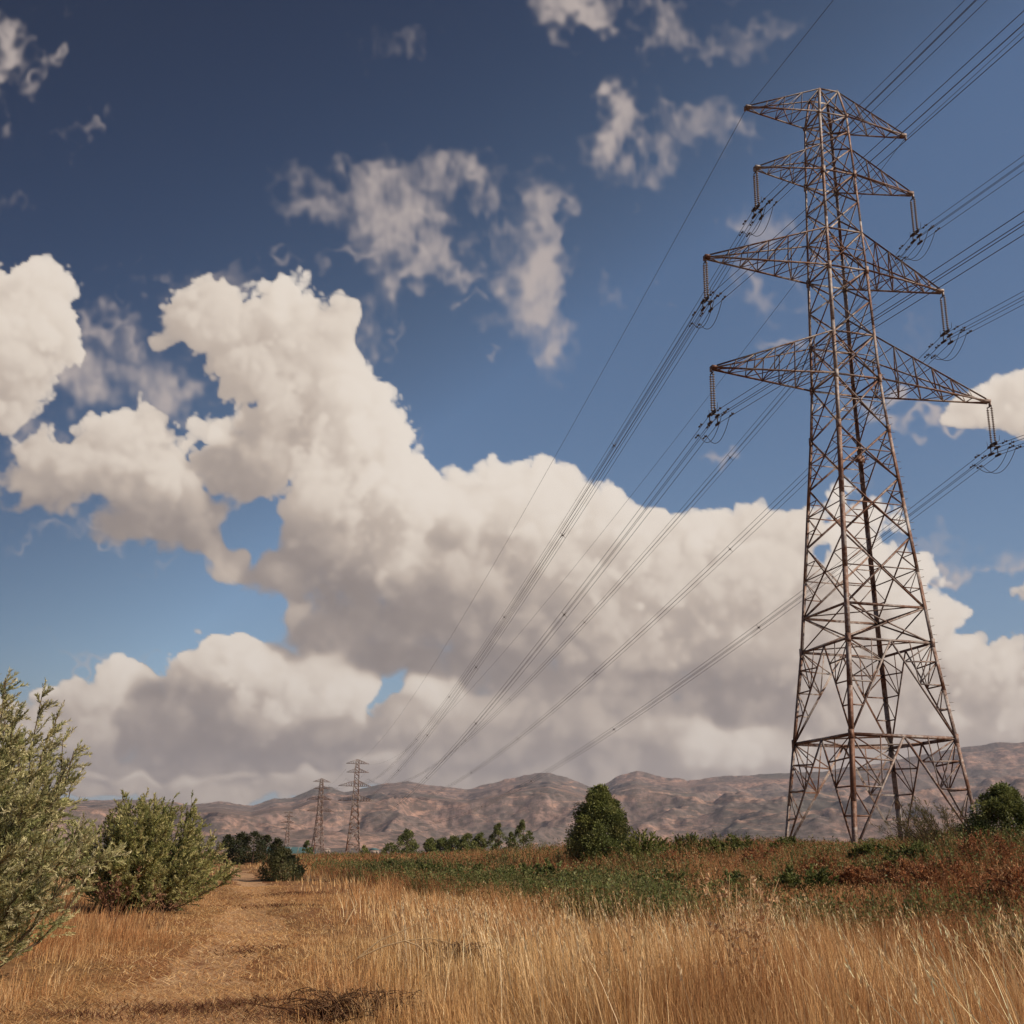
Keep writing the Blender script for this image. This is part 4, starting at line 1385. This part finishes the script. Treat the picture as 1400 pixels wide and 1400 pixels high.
crown_tree('small_tree', spot(498, 240), 2.4, 1.0, 'tiny tree right of the tallest distant pylon', 'tree', 115, 16, 50, .34, MIDG, top=.8, base=.0, lo=.28)


def dry_clump(name, loc, H, n, label, seed, pal, spread, heads, head_pal, hl=.06):
    rng = np.random.default_rng(seed)
    t = thing(name, loc, label, 'dry plant')
    for i in range(n):
        sm = MB()
        a = rng.uniform(0, 2 * np.pi); r = spread * rng.random() ** .6; h = H * rng.uniform(.6, 1)
        q = np.linspace(0, 1, 6)
        P = np.stack([math.cos(a) * (.05 + r * q ** 1.3) + .05 * np.sin(q * 4 + i), math.sin(a) * (.05 + r * q ** 1.3), h * q], -1)
        c = palette(rng, 1, pal)[0]
        tube(sm, P, np.linspace(.008, .0035, 6), 4, c, cap=False)
        stem = sm.build('stem', GRASS_M, t)
        for k in range(heads):
            tq = rng.uniform(.45, 1)
            o = np.array([np.interp(tq, q, P[:, j]) for j in range(3)])
            e = o + rng.normal(0, .05, 3) + vec(0, 0, .05)
            hm = MB()
            tube(hm, [o, e], .002, 3, c, cap=False)
            m_ = 9
            leaves(hm, np.repeat(e[None], m_, 0) + rng.normal(0, hl * .15, (m_, 3)), unit(rng.normal(0, .6, (m_, 3)) + vec(0, 0, 1)), hl, hl * .35, palette(rng, m_, head_pal), rng)
            hm.build('seed_head', GRASS_M, stem)
    return t


p = spot(1008, 12)
dry_clump('dry_thistle', (p[0], p[1], p[2]), 1.55, 20, 'tall pale dry thistle clump rising above the grass left of the pylon', 120, [(.70, .50, .27), (.80, .60, .36)], .42, 4, [(.70, .48, .27), (.52, .28, .15), (.84, .66, .42)], .06)
p = spot(858, 11.5)
dry_clump('dry_stalk', (p[0], p[1], p[2]), 1.38, 7, 'few thin dry stalks standing above the field below the lone tree', 121, [(.58, .42, .22)], .22, 3, [(.60, .44, .26)], .035)
p = spot(165, 27)
dry_clump('dry_dock', (p[0], p[1], p[2]), 1.45, 7, 'dark reddish seeding dock stalks before the rounded shrub', 122, [(.20, .09, .05)], .5, 9, [(.12, .045, .03), (.20, .09, .05), (.34, .2, .12)], .07)
p = spot(232, 27)
dry_clump('dry_dock', (p[0], p[1], p[2]), 1.1, 5, 'shorter pale dock stalks right of the dark reddish ones', 123, [(.30, .17, .09)], .5, 8, [(.22, .10, .06), (.40, .26, .15)], .06)


def brush_heap(name, loc, R, H, n, label, seed, pal):
    rng = np.random.default_rng(seed)
    t = thing(name, loc, label, 'brushwood')
    m_ = MB()
    for i in range(n):
        a = rng.uniform(0, 2 * np.pi); o = rng.normal(0, R * .35, 2)
        l = R * rng.uniform(.4, 1.1)
        q = np.linspace(0, 1, 6)
        P = np.stack([o[0] + math.cos(a) * l * q, o[1] + .5 * math.sin(a) * l * q, H * rng.uniform(.3, 1) * np.sin(q * rng.uniform(1.5, 3.0)) + .01], -1)
        P += rng.normal(0, .012, P.shape)
        tube(m_, P, np.linspace(.008, .003, 6), 4, palette(rng, 1, pal)[0], cap=False)
    m_.build('twig', GRASS_M, t)
    return t


p = spot(495, 12.6)
brush_heap('brush_heap', p, .62, .26, 170, 'tangled heap of dark dead twigs in the foreground grass', 130, [(.075, .035, .02), (.13, .065, .035), (.22, .13, .07)])
p = spot(636, 19)
brush_heap('brush_heap', p, .5, .3, 90, 'small dark twig tangle in the mid field, right of the pale branch', 131, [(.09, .04, .025), (.16, .09, .05)])
p = spot(548, 17)
t = thing('fallen_branch', p, 'pale bare forked branch lying arched in the grass', 'branch')
mb = MB()
for P in ([(-.55, 0, .18), (-.2, 0, .34), (.1, .02, .42), (.45, .03, .46), (.75, 0, .40)], [(-.55, 0, .18), (-.25, .03, .42), (0, .05, .52), (.3, .06, .66)], [(-.75, .02, .62), (-.6, .02, .9), (-.72, .02, 1.15)], [(.1, .02, .42), (.3, .0, .36), (.5, 0, .18)]):
    tube(mb, P, np.linspace(.014, .005, len(P)), 5, (.62, .45, .26), cap=False)
mb.build('limb', GRASS_M, t)

# ------------------------------------------------------------------ far buildings
TEAL = plain_material('teal_sheeting', (.075, .15, .16), 0.6, var=.15, scale=.5)
WALLM = plain_material('pale_render', (.34, .27, .23), 0.9, var=.1, scale=.5)
p = spot(398, 760)
t = thing('greenhouse', p, 'long low teal polytunnel on the plain, behind the dark far trees', 'greenhouse')
mb = MB()
an = np.linspace(0, np.pi, 11)
L_, r_ = 15.0, 4.6
V = np.stack([np.stack([np.full(11, xx), -np.cos(an) * r_ * 1.3, np.sin(an) * r_], -1) for xx in np.linspace(-L_, L_, 13)]).reshape(-1, 3)
mb.add(V, grid_faces(13, 11))
mb.f.setdefault(11, []).append(np.array([np.arange(11), np.arange(11)[::-1] + 12 * 11]))
mb.build('cover', TEAL, t)
mb = MB()
for xx in np.linspace(-L_, L_, 7):
    tube(mb, np.stack([np.full(11, xx), -np.cos(an) * r_ * 1.32, np.sin(an) * r_ * 1.02], -1), .12, 4)
mb.build('hoop', WALLM, t)
for px, Y, w_, lab, rm in ((511, 700, 2.6, 'small house with a teal hipped roof right of the distant pylons', TEAL),
                           (446, 760, 2.2, 'tiny pale house between the distant pylons', WALLM)):
    p = spot(px, Y)
    t = thing('farm_house', p, lab, 'house', rz=.3)
    mb = MB(); box(mb, (0, 0, 1.7), (w_, w_ * .8, 1.9)); wl = mb.build('wall', WALLM, t)
    mb = MB()
    a, b = w_ * 1.15, w_ * .95
    mb.add([(-a, -b, 3.5), (a, -b, 3.5), (a, b, 3.5), (-a, b, 3.5), (-a * .3, 0, 3.5 + .38 * w_), (a * .3, 0, 3.5 + .38 * w_)], [(0, 1, 5, 4), (2, 3, 4, 5), (3, 2, 1, 0)])
    mb.f.setdefault(3, []).append(np.array([(1, 2, 5), (3, 0, 4)]))
    mb.build('roof', rm, t)
    for xx in (-.5, .5):
        mb = MB(); box(mb, (xx * w_, -w_ * .8 - .01, 2.0), (.5, .03, .6)); mb.build('window', FITTING, t)
    mb = MB(); box(mb, (0, -w_ * .8 - .01, 1.05), (.5, .04, 1.0)); mb.build('door', FITTING, t)
